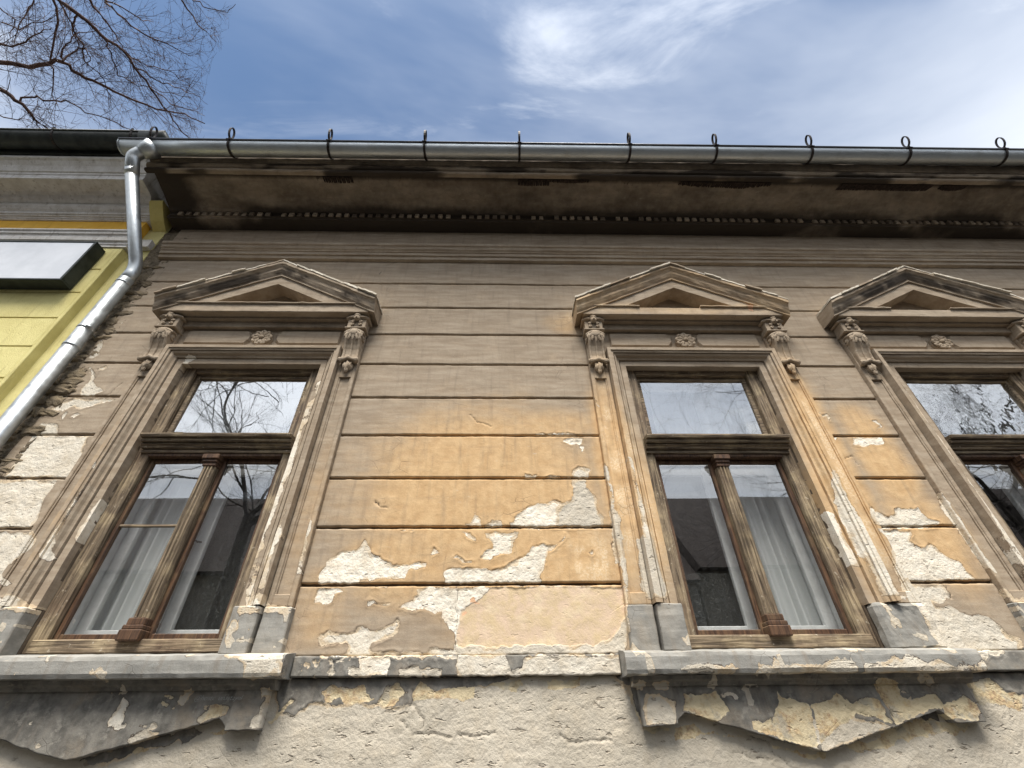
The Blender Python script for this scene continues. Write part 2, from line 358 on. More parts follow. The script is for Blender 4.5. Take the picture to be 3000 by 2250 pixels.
def mat_glass(wave=0.0015, refl=0.16, sc=3.0):
    k = N('window_glass'); nz = k.noise(sc, 2, 0.5); b = k.bump(nz, wave * 10, 0.5)
    lw = k.n('ShaderNodeLayerWeight'); k.put(lw.inputs['Normal'], b)
    fr = k.math('MULTIPLY_ADD', k.math('POWER', lw.outputs['Facing'], 5.0), 1.0 - refl, refl)
    dirt = k.noise(40, 5, 0.6)
    f = k.math('MINIMUM', fr, 1.0)
    tr = k.n('ShaderNodeBsdfTransparent'); k.put(tr.inputs[0], (0.985, 0.99, 0.99))
    gl = k.n('ShaderNodeBsdfGlossy'); gl.inputs['Roughness'].default_value = 0.004; k.put(gl.inputs['Normal'], b); k.put(gl.inputs[0], (0.97, 0.985, 1.0))
    df = k.n('ShaderNodeBsdfDiffuse'); k.put(df.inputs[0], (0.5, 0.5, 0.48))
    mxs = k.n('ShaderNodeMixShader'); k.put(mxs.inputs[0], f); k.t.links.new(tr.outputs[0], mxs.inputs[1]); k.t.links.new(gl.outputs[0], mxs.inputs[2])
    m2 = k.n('ShaderNodeMixShader'); k.put(m2.inputs[0], k.ramp(dirt, 0.45, 0.8, 0.0, 0.03)); k.t.links.new(mxs.outputs[0], m2.inputs[1]); k.t.links.new(df.outputs[0], m2.inputs[2])
    k.t.links.new(m2.outputs[0], k.out.inputs[0]); return k.m
def mat_curtain(name, col, trans, lace=False):
    k = N(name); wv = k.noise(300, 2, 0.5)
    df = k.n('ShaderNodeBsdfDiffuse'); k.put(df.inputs[0], col); tl = k.n('ShaderNodeBsdfTranslucent'); k.put(tl.inputs[0], col)
    m1 = k.n('ShaderNodeMixShader'); m1.inputs[0].default_value = 0.35; k.t.links.new(df.outputs[0], m1.inputs[1]); k.t.links.new(tl.outputs[0], m1.inputs[2])
    tp = k.n('ShaderNodeBsdfTransparent'); m2 = k.n('ShaderNodeMixShader')
    if lace:
        e = k.ramp(k.vor(46, 'DISTANCE_TO_EDGE'), 0.02, 0.10, 0.62, trans); k.put(m2.inputs[0], e)
    else: m2.inputs[0].default_value = trans
    k.t.links.new(m1.outputs[0], m2.inputs[1]); k.t.links.new(tp.outputs[0], m2.inputs[2]); k.t.links.new(m2.outputs[0], k.out.inputs[0]); return k.m
def mat_rubble():
    k = N('rubble_stone'); oi = k.n('ShaderNodeObjectInfo').outputs['Random']; m = k.noise(22, 6, 0.65); f = k.noise(90, 5, 0.65)
    c = k.mix(oi, (0.135, 0.105, 0.068), (0.30, 0.235, 0.15)); c = k.mix(k.ramp(m, 0.4, 0.7), c, (0.20, 0.165, 0.12)); c = k.mix(k.ramp(f, 0.55, 0.75, 0, 0.6), c, (0.07, 0.053, 0.036))
    k.bsdf(c, 0.95, 0, k.bump(k.math('ADD', m, k.math('MULTIPLY', f, 0.5)), 0.012, 0.9), 0.2); return k.m
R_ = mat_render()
WV = mat_wood('weathered_wood_upright', 'z'); WH = mat_wood('weathered_wood_rail', 'x'); WD = mat_wood_dark()
GL = [mat_glass(0.00010, 0.50, 3.5), mat_glass(0.00005, 0.27, 1.2), mat_glass(0.0002, 0.50, 8.0)]
ZN = mat_zinc()
IRON = mat_plain('dark_iron', (0.012, 0.011, 0.012), (0.045, 0.03, 0.024), 30, 0.6, 0.002, 90, 0.3)
WHT = mat_plain('old_white_paint', (0.60, 0.61, 0.60), (0.74, 0.75, 0.74), 9, 0.55, 0.002, 80, stain=((0.40, 0.39, 0.36), 0.5))
CUR = mat_curtain('white_curtain', (0.92, 0.94, 0.93), 0.02); LACE = mat_curtain('lace_curtain', (0.42, 0.43, 0.41), 0.88, True)
RUB = mat_rubble(); MORT = mat_plain('earth_mortar', (0.10, 0.08, 0.055), (0.22, 0.175, 0.12), 14, 0.95, 0.02, 45)
JOINT = mat_plain('joint_render', (0.12, 0.09, 0.066), (0.18, 0.14, 0.10), 10, 0.95)
SOFF = R_
ROOF = mat_plain('clay_roof', (0.045, 0.035, 0.03), (0.085, 0.065, 0.055), 5, 0.85, 0.01)
ROOM = mat_plain('room_plaster', (0.22, 0.215, 0.20), (0.28, 0.27, 0.255), 3, 0.9)
YEL = mat_plain('yellow_render', (0.58, 0.51, 0.21), (0.72, 0.65, 0.30), 2.5, 0.9, 0.010, 140, stain=((0.42, 0.36, 0.15), 0.6))
YELD = mat_plain('yellow_render_side', (0.60, 0.50, 0.17), (0.68, 0.58, 0.22), 4, 0.9, 0.004, 120, stain=((0.42, 0.34, 0.12), 0.5))
ORG = mat_plain('orange_band_paint', (0.72, 0.40, 0.045), (0.78, 0.46, 0.07), 6, 0.85, 0.003, 90, stain=((0.35, 0.2, 0.05), 0.4))
WMO = mat_plain('white_moulding_paint', (0.56, 0.53, 0.49), (0.70, 0.68, 0.65), 9, 0.85, 0.006, 70, stain=((0.26, 0.22, 0.17), 0.7))
GUTD = mat_plain('dark_painted_gutter', (0.022, 0.026, 0.024), (0.05, 0.055, 0.05), 8, 0.45, 0.003, 60)
BARK = mat_plain('bare_bark', (0.06, 0.035, 0.03), (0.14, 0.085, 0.065), 9, 0.9, 0.01, 40)
BARKW = mat_plain('bark_reflected_trees', (0.02, 0.017, 0.015), (0.05, 0.04, 0.032), 9, 0.9, 0.01, 40)

# ------------------------------------------------------------------ where the paint has gone (traced on the photograph, laid on the wall)
def Z(ox, oy, s, pts): return [un(ox + a / s, oy + b / s) for a, b in pts]
a5 = lambda p: Z(1000, 900, 2.212, p)
a8 = lambda p: Z(1000, 1500, 2.212, p)
a6 = lambda p: Z(2000, 900, 2.212, p)
a9 = lambda p: Z(2000, 1500, 2.212, p)
a7 = lambda p: Z(0, 1500, 2.212, p)
aL = lambda p: Z(0, 800, 3.457, p)
aM = lambda p: Z(0, 1250, 4.1475, p)
aF = lambda p: Z(0, 0, 1.0, p)
aW = lambda p: Z(400, 860, 5.53, p)
aV = lambda p: Z(100, 1050, 1.907, p)
aT = lambda p: Z(2700, 1200, 2.767, p)
PEEL = [  # (polygon, paleness of the plaster laid bare)
 (a5([(1440,865),(1480,890),(1520,885),(1575,905),(1560,935),(1545,900),(1560,850),(1500,842)]), 1),
 (a5([(1190,1105),(1200,1070),(1230,1090),(1265,1085),(1255,1105)]), 1), (a5([(1260,822),(1390,818),(1430,812),(1530,822),(1540,832),(1270,830)]), .8),
 (a5([(1290,1108),(1350,1088),(1400,1095),(1495,1100),(1495,1060),(1540,1035),(1610,1055),(1600,1112)]), .6),
 (a5([(1490,1115),(1580,1115),(1590,1165),(1645,1220),(1660,1340),(1700,1360),(1690,1432),(1385,1432),(1400,1330),(1430,1270),(1485,1255),(1500,1190)]), .35),
 (a5([(1390,1432),(1095,1432),(1090,1405),(1120,1400),(1125,1360),(1190,1310),(1265,1270),(1330,1265),(1380,1240),(1435,1275),(1405,1330)]), 1),
 (a5([(800,1415),(835,1400),(865,1330),(900,1375),(910,1418)]), 1), (a5([(930,1415),(975,1385),(1035,1390),(1040,1428),(940,1430)]), .7),
 (a8([(-155,470),(-145,405),(-70,310),(0,262),(100,250),(150,185),(200,265),(260,310),(340,345),(440,350),(500,330),(555,340),(545,360),(430,380),(405,430),(300,435),(130,440),(115,468)]), 1),
 (a8([(660,468),(670,385),(720,360),(780,375),(850,365),(920,370),(985,380),(1060,365),(1140,320),(1220,265),(1240,215),(1320,210),(1400,215),(1440,185),(1455,150),(1430,190),(1390,225),(1340,250),(1320,300),(1310,370),(1285,420),(1295,445),(1270,470)]), .9),
 (a8([(930,135),(1145,135),(1140,160),(1120,190),(1100,260),(1050,275),(985,290),(960,305),(905,295),(930,260),(985,225),(985,200),(945,165)]), 1),
 (a8([(785,137),(830,133),(845,160),(870,190),(850,190),(810,165)]), 1), (a8([(590,275),(605,235),(640,270)]), 1), (a8([(1600,255),(1620,245),(1630,262),(1612,270)]), 1),
 (a8([(730,290),(745,280),(800,320),(850,318),(845,335),(780,325)]), 1),
 (a8([(490,490),(960,485),(1830,485),(1850,680),(1765,800),(1640,862),(750,872),(745,790),(715,760),(680,720),(655,690),(650,655),(590,655),(540,630),(480,635),(380,625),(400,605),(450,580),(490,545),(500,520)]), 1),
 (a8([(165,575),(215,575),(240,600),(330,600),(300,615),(215,595),(170,600)]), .8),
 (a8([(-160,815),(-90,780),(0,790),(40,795),(100,770),(110,745),(170,740),(190,765),(250,770),(330,730),(365,690),(372,730),(355,800),(300,825),(190,850),(170,885),(190,905),(580,908),(580,885),(740,900),(745,945),(-20,945),(45,905),(45,880),(20,855),(-60,850),(-140,862)]), .65),
 (a8([(740,865),(1640,855),(1760,790),(1850,680),(1850,960),(740,950)]), .5),
 (a8([(-150,500),(0,490),(20,510),(-50,530),(-60,590),(-175,590)]), .9), (a8([(380,118),(470,118),(400,128)]), 1), (a8([(200,488),(300,486),(280,496)]), 1),
 (a6([(1095,845),(1290,840),(1305,885),(1160,905),(1110,890)]), 1), (a6([(855,695),(930,690),(960,710),(952,742),(935,705),(880,710)]), .8),
 (a6([(1225,735),(1250,730),(1290,770),(1260,785),(1275,765)]), .7), (a6([(955,850),(1000,845),(990,860)]), 1),
 (a6([(1180,1250),(1260,1330),(1340,1355),(1380,1340),(1375,1305),(1500,1310),(1530,1305),(1590,1375),(1665,1390),(1650,1430),(1230,1430),(1205,1370)]), .8),
 (a9([(1240,120),(1480,120),(1480,160),(1465,190),(1500,230),(1560,235),(1600,200),(1650,225),(1720,290),(1800,330),(1850,390),(1905,445),(1400,452),(1370,400),(1340,310),(1320,200)]), .8),
 (a9([(1400,470),(1690,475),(1740,560),(1690,590),(1620,580),(1640,615),(1750,620),(1850,670),(1990,680),(2060,740),(2110,800),(2180,815),(2212,930),(1900,960),(1640,930),(1560,780),(1500,650),(1420,560)]), .55),
 (aL([(900,860),(1000,700),(1035,660),(1030,740),(1000,820),(950,860)]), .55),
 (aL([(800,1248),(830,1170),(890,1110),(915,1060),(930,970),(945,970),(950,1030),(940,1100),(960,1130),(1010,1180),(1040,1190),(960,1220),(930,1248)]), .6),
 (aL([(890,965),(920,950),(930,965),(905,975)]), .6), (aL([(990,985),(1010,950),(1080,930),(1075,960),(1040,985)]), .6), (aL([(1215,500),(1240,500),(1245,515),(1220,515)]), .8), (aL([(1595,505),(1620,505),(1622,520),(1600,520)]), .8),
 (aL([(520,1370),(640,1310),(760,1268),(1170,1278),(1110,1305),(980,1320),(900,1360),(800,1385),(740,1350),(620,1400),(590,1390),(480,1440),(520,1400)]), .6),
 (aL([(720,1445),(770,1415),(805,1435),(740,1460)]), .6), (aL([(625,1470),(680,1400),(690,1420),(650,1470)]), .6), (aL([(290,1650),(430,1510),(580,1530),(590,1580),(560,1650)]), .5),
 (aM([(390,115),(1075,120),(1045,190),(985,270),(1015,330),(970,440),(870,540),(820,615),(30,625),(170,440),(300,230)]), .7),
 (aM([(-400,1250),(0,650),(680,650),(610,780),(530,900),(500,990),(450,1100),(385,1210),(400,1248)]), .7),
 (aM([(-400,1285),(470,1290),(440,1350),(430,1430),(330,1520),(300,1570),(220,1659),(-600,1659)]), .7),
 (a7([(-300,130),(250,135),(240,210),(180,270),(100,350),(40,400),(60,450),(80,488),(-300,490)]), .7),
 (a7([(-200,600),(160,560),(300,630),(290,662),(-200,650)]), .8),
 # window trim
 (aW([(850,1055),(1010,1065),(980,1100),(870,1140),(830,1190),(770,1330),(700,1450),(570,1500),(640,1400),(720,1200),(800,1110)]), 1),
 (aM([(1250,880),(1330,895),(1270,1050),(1150,1230),(1020,1390),(930,1395),(980,1280),(1100,1120),(1190,960)]), 1),
 (aM([(1165,690),(1075,860),(950,1100),(810,1350),(740,1480),(690,1659),(560,1659),(770,1350),(925,1100),(1045,860)]), 1), (aM([(1550,290),(1590,280),(1570,310)]), 1), (aM([(1220,580),(1270,500),(1285,520),(1245,580)]), .8),
 (aV([(1590,95),(1610,140),(1555,300),(1495,450),(1435,650),(1355,850),(1295,1050),(1255,1250),(1235,1385),(1185,1395),(1200,1280),(1260,1060),(1325,830),(1395,620),(1445,460),(1550,230)]), 1),
 (aV([(1445,845),(1405,960),(1425,1000),(1375,1080),(1320,1310),(1280,1290),(1335,1080),(1395,960)]), .9), (aV([(1545,900),(1560,930),(1500,1200),(1475,1260),(1485,1180)]), .9),
 (aV([(1165,1410),(1310,1320),(1330,1385),(1455,1395),(1445,1435),(1180,1435)]), .9),
 (a8([(1905,190),(2000,190),(2030,330),(2115,520),(2090,580),(1960,575),(1935,430)]), .35), (a5([(1840,1010),(1870,1020),(1900,1200),(1990,1500),(2000,1560),(1950,1560),(1890,1230)]), .75),
 (a5([(1640,600),(1665,660),(1650,690)]), .9), (a5([(1700,1020),(1730,1060),(1760,1300),(1800,1659),(1770,1659),(1735,1250)]), .6), (a8([(1765,0),(1795,0),(1850,420),(1840,590),(1810,400)]), .6),
 (a9([(890,0),(960,0),(1010,130),(1100,300),(1140,360),(1060,350),(1000,280),(930,120)]), 1), (a6([(880,1320),(930,1330),(960,1420),(1000,1520),(1030,1640),(970,1600),(920,1430)]), 1),
 (a9([(1050,0),(1140,140),(1260,380),(1330,560),(1260,560),(1170,360),(1080,180)]), .85), (a6([(920,1060),(960,1140),(1030,1300),(1100,1480),(1200,1659),(1110,1620),(1000,1380),(930,1180)]), .85),
 (a9([(1320,540),(1400,545),(1420,580),(1360,590)]), .8),
 (aT([(-180,-120),(0,80),(150,255),(255,430),(455,750),(655,1010),(830,1240),(830,1340),(690,1180),(470,870),(250,530),(70,240),(-100,30)]), .85),
 (aT([(115,670),(205,790),(295,930),(425,1120),(590,1350),(550,1350),(395,1120),(255,940),(160,790)]), .75), (aT([(440,825),(540,960),(690,1200),(830,1390),(830,1460),(660,1220),(500,960)]), .85),
 (aT([(610,1410),(650,1470),(720,1560),(830,1520),(830,1580),(700,1590),(640,1500)]), .8),
]
PINKP = [a8([(960,487),(1830,487),(1850,680),(1765,800),(1640,862),(752,870),(752,790),(775,640),(830,600),(915,560)])]
PEACHP = [aL([(595,1250),(660,1150),(720,1050),(800,1010),(760,1070),(740,1100),(690,1130),(655,1220)]), aL([(530,1370),(560,1290),(610,1285),(600,1330)]), a6([(360,70),(395,75),(420,115),(385,105)]), a8([(825,590),(845,548),(890,595)]), a8([(780,660),(800,635),(815,645),(785,675)])]
PEEL += [(p, .5) for p in PEACHP]
SLW = [  # slate paint still on the lower wall
 a8([(-420,1060),(1110,1060),(1000,1110),(880,1130),(750,1170),(620,1200),(500,1180),(450,1250),(330,1255),(230,1250),(100,1240),(0,1245),(-200,1230),(-330,1330),(-420,1300)]),
 a9([(1800,1040),(2400,1020),(2400,1200),(2140,1190),(1960,1130),(1850,1120)]), a8([(1780,1060),(1960,1060),(1960,1400),(1900,1200),(1860,1130)]),
 a7([(500,1610),(700,1560),(900,1490),(1100,1440),(1250,1400),(1300,1420),(1200,1500),(1160,1525),(1140,1480),(1060,1520),(900,1530),(780,1590),(600,1640)]),
 a9([(1560,1290),(1660,1300),(1680,1350),(1580,1345)])]
YELP = [a8([(-140,1170),(-60,1125),(40,1150),(140,1120),(150,1150),(205,1215),(90,1250),(30,1235),(-20,1200),(-90,1235)]), a8([(455,1232),(450,1180),(500,1110),(620,1150),(750,1130),(870,1130),(860,1190),(800,1225),(640,1195),(520,1215)]),
 a8([(225,1245),(270,1180),(300,1130),(380,1108),(420,1170),(330,1240),(260,1260)]), a8([(945,1120),(1100,1090),(1170,1085),(1175,1110),(1140,1170),(1040,1150)]), a8([(1330,1085),(1540,1085),(1555,1130),(1400,1145),(1340,1138)]),
 a8([(1865,1140),(1900,1200),(1930,1300),(1960,1380),(2080,1385),(2170,1405),(2080,1425),(1970,1425),(1925,1330),(1885,1220)]),
 a9([(580,1505),(700,1540),(850,1570),(970,1550),(930,1612),(850,1600),(760,1565),(600,1535)]), a9([(1050,1520),(1300,1450),(1320,1400),(1600,1340),(1885,1390),(1860,1430),(1680,1440),(1450,1480),(1280,1540),(1120,1550)]),
 a9([(-40,1400),(90,1385),(130,1430),(410,1465),(320,1462),(120,1445),(40,1485),(-40,1480)]), a9([(1830,1100),(2000,1080),(2100,1160),(2230,1200),(2200,1290),(2050,1240),(1930,1250),(1880,1150)]),
 a7([(830,1572),(900,1515),(950,1540),(870,1578)]), a7([(1350,1432),(1490,1392),(1440,1442),(1380,1442)]), a7([(1725,1375),(1780,1310),(1830,1270),(1870,1215),(1895,1230),(1800,1315),(1750,1380)]), a7([(0,1470),(40,1440),(60,1450),(10,1480)])]
APR = [  # flaking on the aprons: polygon, paleness, yellow?
 (a9([(560,1400),(575,1290),(600,1230),(580,1140),(610,1190),(650,1215),(790,1240),(850,1500),(840,1525),(700,1500),(440,1420),(430,1360),(560,1340)]), .8, 1),
 (a9([(800,1245),(950,1228),(985,1180),(1080,1250),(1130,1215),(1240,1210),(1280,1300),(1355,1370),(1280,1350),(1100,1310),(930,1425),(870,1505),(830,1330)]), .9, 1),
 (a9([(930,1430),(1050,1310),(1130,1340),(1355,1395),(970,1535),(880,1560),(865,1510)]), .2, 0),
 (a9([(1200,1085),(1370,1110),(1380,1180),(1450,1220),(1600,1180),(1660,1250),(1780,1190),(1870,1250),(1870,1360),(1690,1345),(1650,1275),(1360,1385),(1300,1260),(1210,1130)]), .8, 1),
 (a9([(0,1180),(170,1180),(210,1165),(285,1310),(200,1355),(0,1300)]), .9, 1), (a9([(230,1180),(330,1180),(360,1210),(340,1230),(290,1195),(240,1200)]), 1, 0),
 (a8([(1960,1190),(2050,1190),(2140,1240),(2150,1280),(2165,1375),(1965,1375),(1948,1250)]), .3, 0),
 (a7([(740,1340),(790,1280),(835,1200),(875,1245),(830,1300),(820,1370),(790,1418),(732,1380)]), .8, 0), (a7([(1305,1360),(1370,1290),(1400,1252),(1502,1265),(1480,1310),(1400,1340),(1320,1370)]), .8, 1),
 (a7([(865,1475),(960,1412),(1075,1435),(960,1485),(880,1500)]), .3, 0), (a7([(1060,1255),(1090,1225),(1125,1245),(1110,1270)]), .6, 1), (a7([(1100,1190),(1160,1185),(1150,1205),(1110,1205)]), .6, 1), (a7([(1745,1180),(1755,1300),(1700,1390),(1640,1380),(1700,1320)]), .4, 0)]
SILLP = [(a9([(-60,1015),(120,990),(200,1010),(260,1055),(-60,1060)]), .35), (a9([(500,1010),(820,1010),(870,970),(990,960),(1030,1010),(1040,1060),(510,1060)]), .5), (a9([(1070,1010),(1200,985),(1260,950),(1390,950),(1450,1000),(1530,970),(1640,1020),(1880,1045),(1100,1065)]), .55),
 (a9([(1720,1000),(1870,960),(1915,1010),(1780,1030)]), .7), (a7([(1530,960),(1560,905),(1900,905),(1900,1085),(1650,1075),(1700,1020),(1620,975)]), .75), (a9([(760,885),(1030,885),(1020,905),(800,900)]), 1), (a9([(1090,885),(1200,890),(1130,900)]), 1), (a7([(940,930),(1010,932),(1005,942),(945,942)]), 1), (a7([(400,928),(505,928),(480,940),(410,938)]), 1)]
BANDP = [(a8([(120,945),(320,945),(305,1068),(105,1068)]), .9), (a8([(40,1030),(80,1010),(100,1040),(80,1065),(50,1060)]), 1), (a8([(380,1065),(385,1020),(450,1000),(490,1030),(490,1065)]), .3), (a8([(580,1065),(590,1035),(640,1030),(650,1065)]), 1),
 (a8([(750,925),(1065,925),(1075,990),(1090,1020),(1120,1035),(1170,1000),(1180,945),(1220,930),(1900,930),(1900,1080),(752,1080)]), .6), (a9([(1640,870),(2100,870),(2000,930),(1880,940)]), .7), (a8([(-200,925),(750,925),(740,950),(330,945),(0,940)]), .8)]
CRK = [aF([(2050,880),(2085,905),(2110,930),(2160,985),(2190,1030)]) , a6([(405,80),(440,140),(460,180),(500,225),(530,250)]), a5([(840,700),(880,740),(970,770)]), a6([(1130,1170),(1180,1250),(1260,1330)]), a6([(1050,990),(1090,960),(1140,1020)]),
 a9([(1570,320),(1610,390),(1650,440)]), a9([(1700,475),(1740,560)]), a9([(980,1190),(1080,1290),(1350,1380)]), a9([(1210,1100),(1270,1200),(1330,1300),(1355,1390)]), a9([(430,900),(480,980),(495,1040)]), a8([(750,500),(750,700),(748,900),(755,1060)]), a8([(450,1160),(455,1250),(490,1290),(540,1340),(520,1400)]),
 a8([(460,1455),(540,1440),(640,1450),(710,1450)]), a8([(760,1440),(820,1465),(860,1450),(1000,1445)]), a8([(1430,1460),(1480,1490),(1600,1480),(1760,1485)]), a8([(385,1345),(410,1370),(440,1390)]), a9([(430,1460),(570,1500),(600,1570),(640,1600),(720,1659)]), a9([(390,1585),(480,1600),(590,1600)]), aL([(1100,1240),(1160,1170),(1240,1110)]), a7([(480,950),(440,1010),(380,1060)]),
 aF([(1120,870),(1110,810),(1125,780),(1160,770)]), a5([(220,1255),(250,1290),(300,1300)])]
def poly_sd(x, z, P, m=0.1):
    P = np.asarray(P, float); sd = np.full(x.shape, -m)
    i = np.where((x > P[:, 0].min() - m) & (x < P[:, 0].max() + m) & (z > P[:, 1].min() - m) & (z < P[:, 1].max() + m))[0]
    if not len(i): return sd
    X, Y = x[i], z[i]; d = np.full(X.shape, 9.0); ins = np.zeros(X.shape, bool)
    for (x0, y0), (x1, y1) in zip(P, np.roll(P, -1, 0)):
        ex, ey = x1 - x0, y1 - y0; t = np.clip(((X - x0) * ex + (Y - y0) * ey) / (ex * ex + ey * ey + 1e-12), 0, 1)
        d = np.minimum(d, np.hypot(X - x0 - t * ex, Y - y0 - t * ey))
        if y0 != y1: ins ^= ((y0 > Y) != (y1 > Y)) & (X < (x1 - x0) * (Y - y0) / (y1 - y0) + x0)
    sd[i] = np.clip(np.where(ins, d, -d), -m, m); return sd
def line_d(x, z, L, m=0.06):
    o = np.full(x.shape, m); L = np.asarray(L, float)
    i = np.where((x > L[:, 0].min() - m) & (x < L[:, 0].max() + m) & (z > L[:, 1].min() - m) & (z < L[:, 1].max() + m))[0]
    if not len(i): return o
    X, Y = x[i], z[i]; d = np.full(X.shape, m)
    for (x0, y0), (x1, y1) in zip(L[:-1], L[1:]):
        ex, ey = x1 - x0, y1 - y0; t = np.clip(((X - x0) * ex + (Y - y0) * ey) / (ex * ex + ey * ey + 1e-12), 0, 1)
        d = np.minimum(d, np.hypot(X - x0 - t * ex, Y - y0 - t * ey))
    o[i] = d; return o
OCH = [(-0.15, 3.05, 0.95, 0.75, 1.05), (0.25, 2.5, 0.75, 0.5, 1.0), (-0.6, 2.55, 0.5, 0.35, 0.8), (0.35, 3.55, 0.5, 0.22, 0.75), (-0.35, 3.62, 0.5, 0.2, 0.6), (2.93, 3.3, 0.22, 0.5, 1.0), (2.95, 2.7, 0.28, 0.4, 0.9), (2.9, 3.68, 0.2, 0.15, 0.7),
       (0.62, 4.75, 0.25, 0.2, 0.5), (0.83, 3.3, 0.16, 0.75, 1.0), (0.95, 2.9, 0.3, 0.6, 0.8), (2.52, 3.3, 0.2, 0.9, 1.1), (2.4, 2.9, 0.16, 0.7, 0.9), (-1.33, 2.9, 0.1, 0.7, 0.35), (-2.95, 3.0, 0.05, 0.8, 0.35), (1.68, 4.8, 1.0, 0.10, 0.4), (-1.1, 2.3, 0.2, 0.3, 0.55)]
BRI = [(0.845, 3.2, 0.06, 0.8, 0.9), (2.525, 3.45, 0.06, 0.6, 0.85), (0.98, 3.0, 0.08, 0.6, 0.75), (0.98, 2.65, 0.06, 0.25, 0.8), (2.53, 2.8, 0.06, 0.4, 0.6), (2.37, 3.2, 0.05, 0.6, 0.4), (0.6, 2.55, 0.22, 0.16, 0.7), (0.5, 2.25, 0.25, 0.1, 0.45), (0.85, 4.83, 0.3, 0.08, 0.55), (2.4, 4.83, 0.25, 0.08, 0.4), (1.68, 4.76, 0.3, 0.04, 0.25)]
def fields(x, z, mode='wall'):
    xw = x + (fbm(x * 22, z * 22, 3, 3) - 0.5) * 0.035; zw = z + (fbm(x * 22, z * 22, 9, 3) - 0.5) * 0.035
    n = len(x); peel = np.full(n, -0.1); pale = np.zeros(n); yel = np.full(n, -0.1); slate = np.zeros(n)
    def lay(P, pl):
        nonlocal peel, pale
        s = poly_sd(xw, zw, P); u = s > peel; pale = np.where(u & (s > -0.05), pl, pale); peel = np.maximum(peel, s)
    if mode in ('wall', 'trim'):
        for P, pl in PEEL: lay(P, pl)
    if mode == 'lower':
        peel[:] = 0.1; pale[:] = 0.12 + 0.25 * fbm(x * 2, z * 3, 5)
        for P in SLW:
            s = poly_sd(xw, zw, P); peel = np.minimum(peel, -s)
        slate[:] = 1
        for P in YELP:
            s = poly_sd(xw, zw, P); yel = np.maximum(yel, s); peel = np.maximum(peel, s)
    if mode == 'apron':
        slate[:] = 1
        for P, pl, yy in APR:
            lay(P, pl)
            if yy: yel = np.maximum(yel, poly_sd(xw, zw, P))
    if mode == 'sill':
        slate[:] = 0.8
        for P, pl in SILLP: lay(P, pl)
    if mode == 'band':
        slate[:] = 0.95
        for P, pl in BANDP: lay(P, pl)
    if mode == 'plinth': slate[:] = 0.85; [lay(P, pl) for P, pl in PEEL]
    if mode == 'plain': pass
    if mode in ('wall', 'trim', 'plinth'): slate = np.maximum(slate, 0.75 * smooth(2.5, 2.05, z) * (fbm(x * 3, z * 3, 21) > 0.55) * (mode != 'wall'))
    if mode in ('sill', 'plinth', 'apron', 'band'):
        cz_ = (fbm(x * 11 + 3, z * 13, 90, 5) - (0.70 if mode == 'apron' else 0.66)) * 0.45; u = cz_ > peel; pale = np.where(u, 0.35, pale); peel = np.maximum(peel, cz_)
    pink = np.full(n, -0.1); peach = np.full(n, -0.1)
    for P in PINKP: pink = np.maximum(pink, poly_sd(xw, zw, P))
    for P in PEACHP: peach = np.maximum(peach, poly_sd(xw, zw, P))
    och = np.zeros(n); bri = np.zeros(n)
    for cx, cz, rx, rz, st in OCH: och = np.maximum(och, st * np.exp(-(((x - cx) / rx) ** 2 + ((z - cz) / rz) ** 2) ** 1.5))
    for cx, cz, rx, rz, st in BRI: bri = np.maximum(bri, st * np.exp(-(((x - cx) / rx) ** 2 + ((z - cz) / rz) ** 2) ** 1.3))
    bri *= smooth(0.35, 0.62, fbm(x * 14, z * 9, 31)); 
    cr = np.full(n, 0.06)
    for L in CRK: cr = np.minimum(cr, line_d(xw, zw, L))
    return dict(peel=peel, och=och, slate=slate, pale=pale, yel=yel, pink=pink, peach=peach, bri=bri, crack=np.clip(1 - cr / 0.009, 0, 1), soot_shade=np.zeros(n), grey=np.full(n, {'sill': 1.0, 'plinth': 0.8, 'band': 0.15}.get(mode, 0.0)))
def set_attr(me, F):
    def put(nm, a, b, c, d):
        at = me.attributes.new(nm, 'FLOAT_COLOR', 'POINT'); arr = np.stack([a, b, c, d], 1).astype(np.float32); at.data.foreach_set('color', arr.ravel())
    z0 = np.zeros(len(F['peel']))
    put('pa', F['peel'] * 10, F['och'], F['slate'], F['pale']); put('pb', F['yel'] * 10, F['pink'] * 10, F['soot_shade'], F['crack']); put('pc', F['bri'], F.get('grey', z0), F['peach'] * 10, z0 + 1)
def paint(me, mode, soot_shade=None):
    co = np.empty(len(me.vertices) * 3, np.float32); me.vertices.foreach_get('co', co); co = co.reshape(-1, 3).astype(float)
    F = fields(co[:, 0], co[:, 2], mode)
    if soot_shade is not None: F['soot_shade'] = soot_shade(co[:, 0], co[:, 1], co[:, 2])
    set_attr(me, F); return me
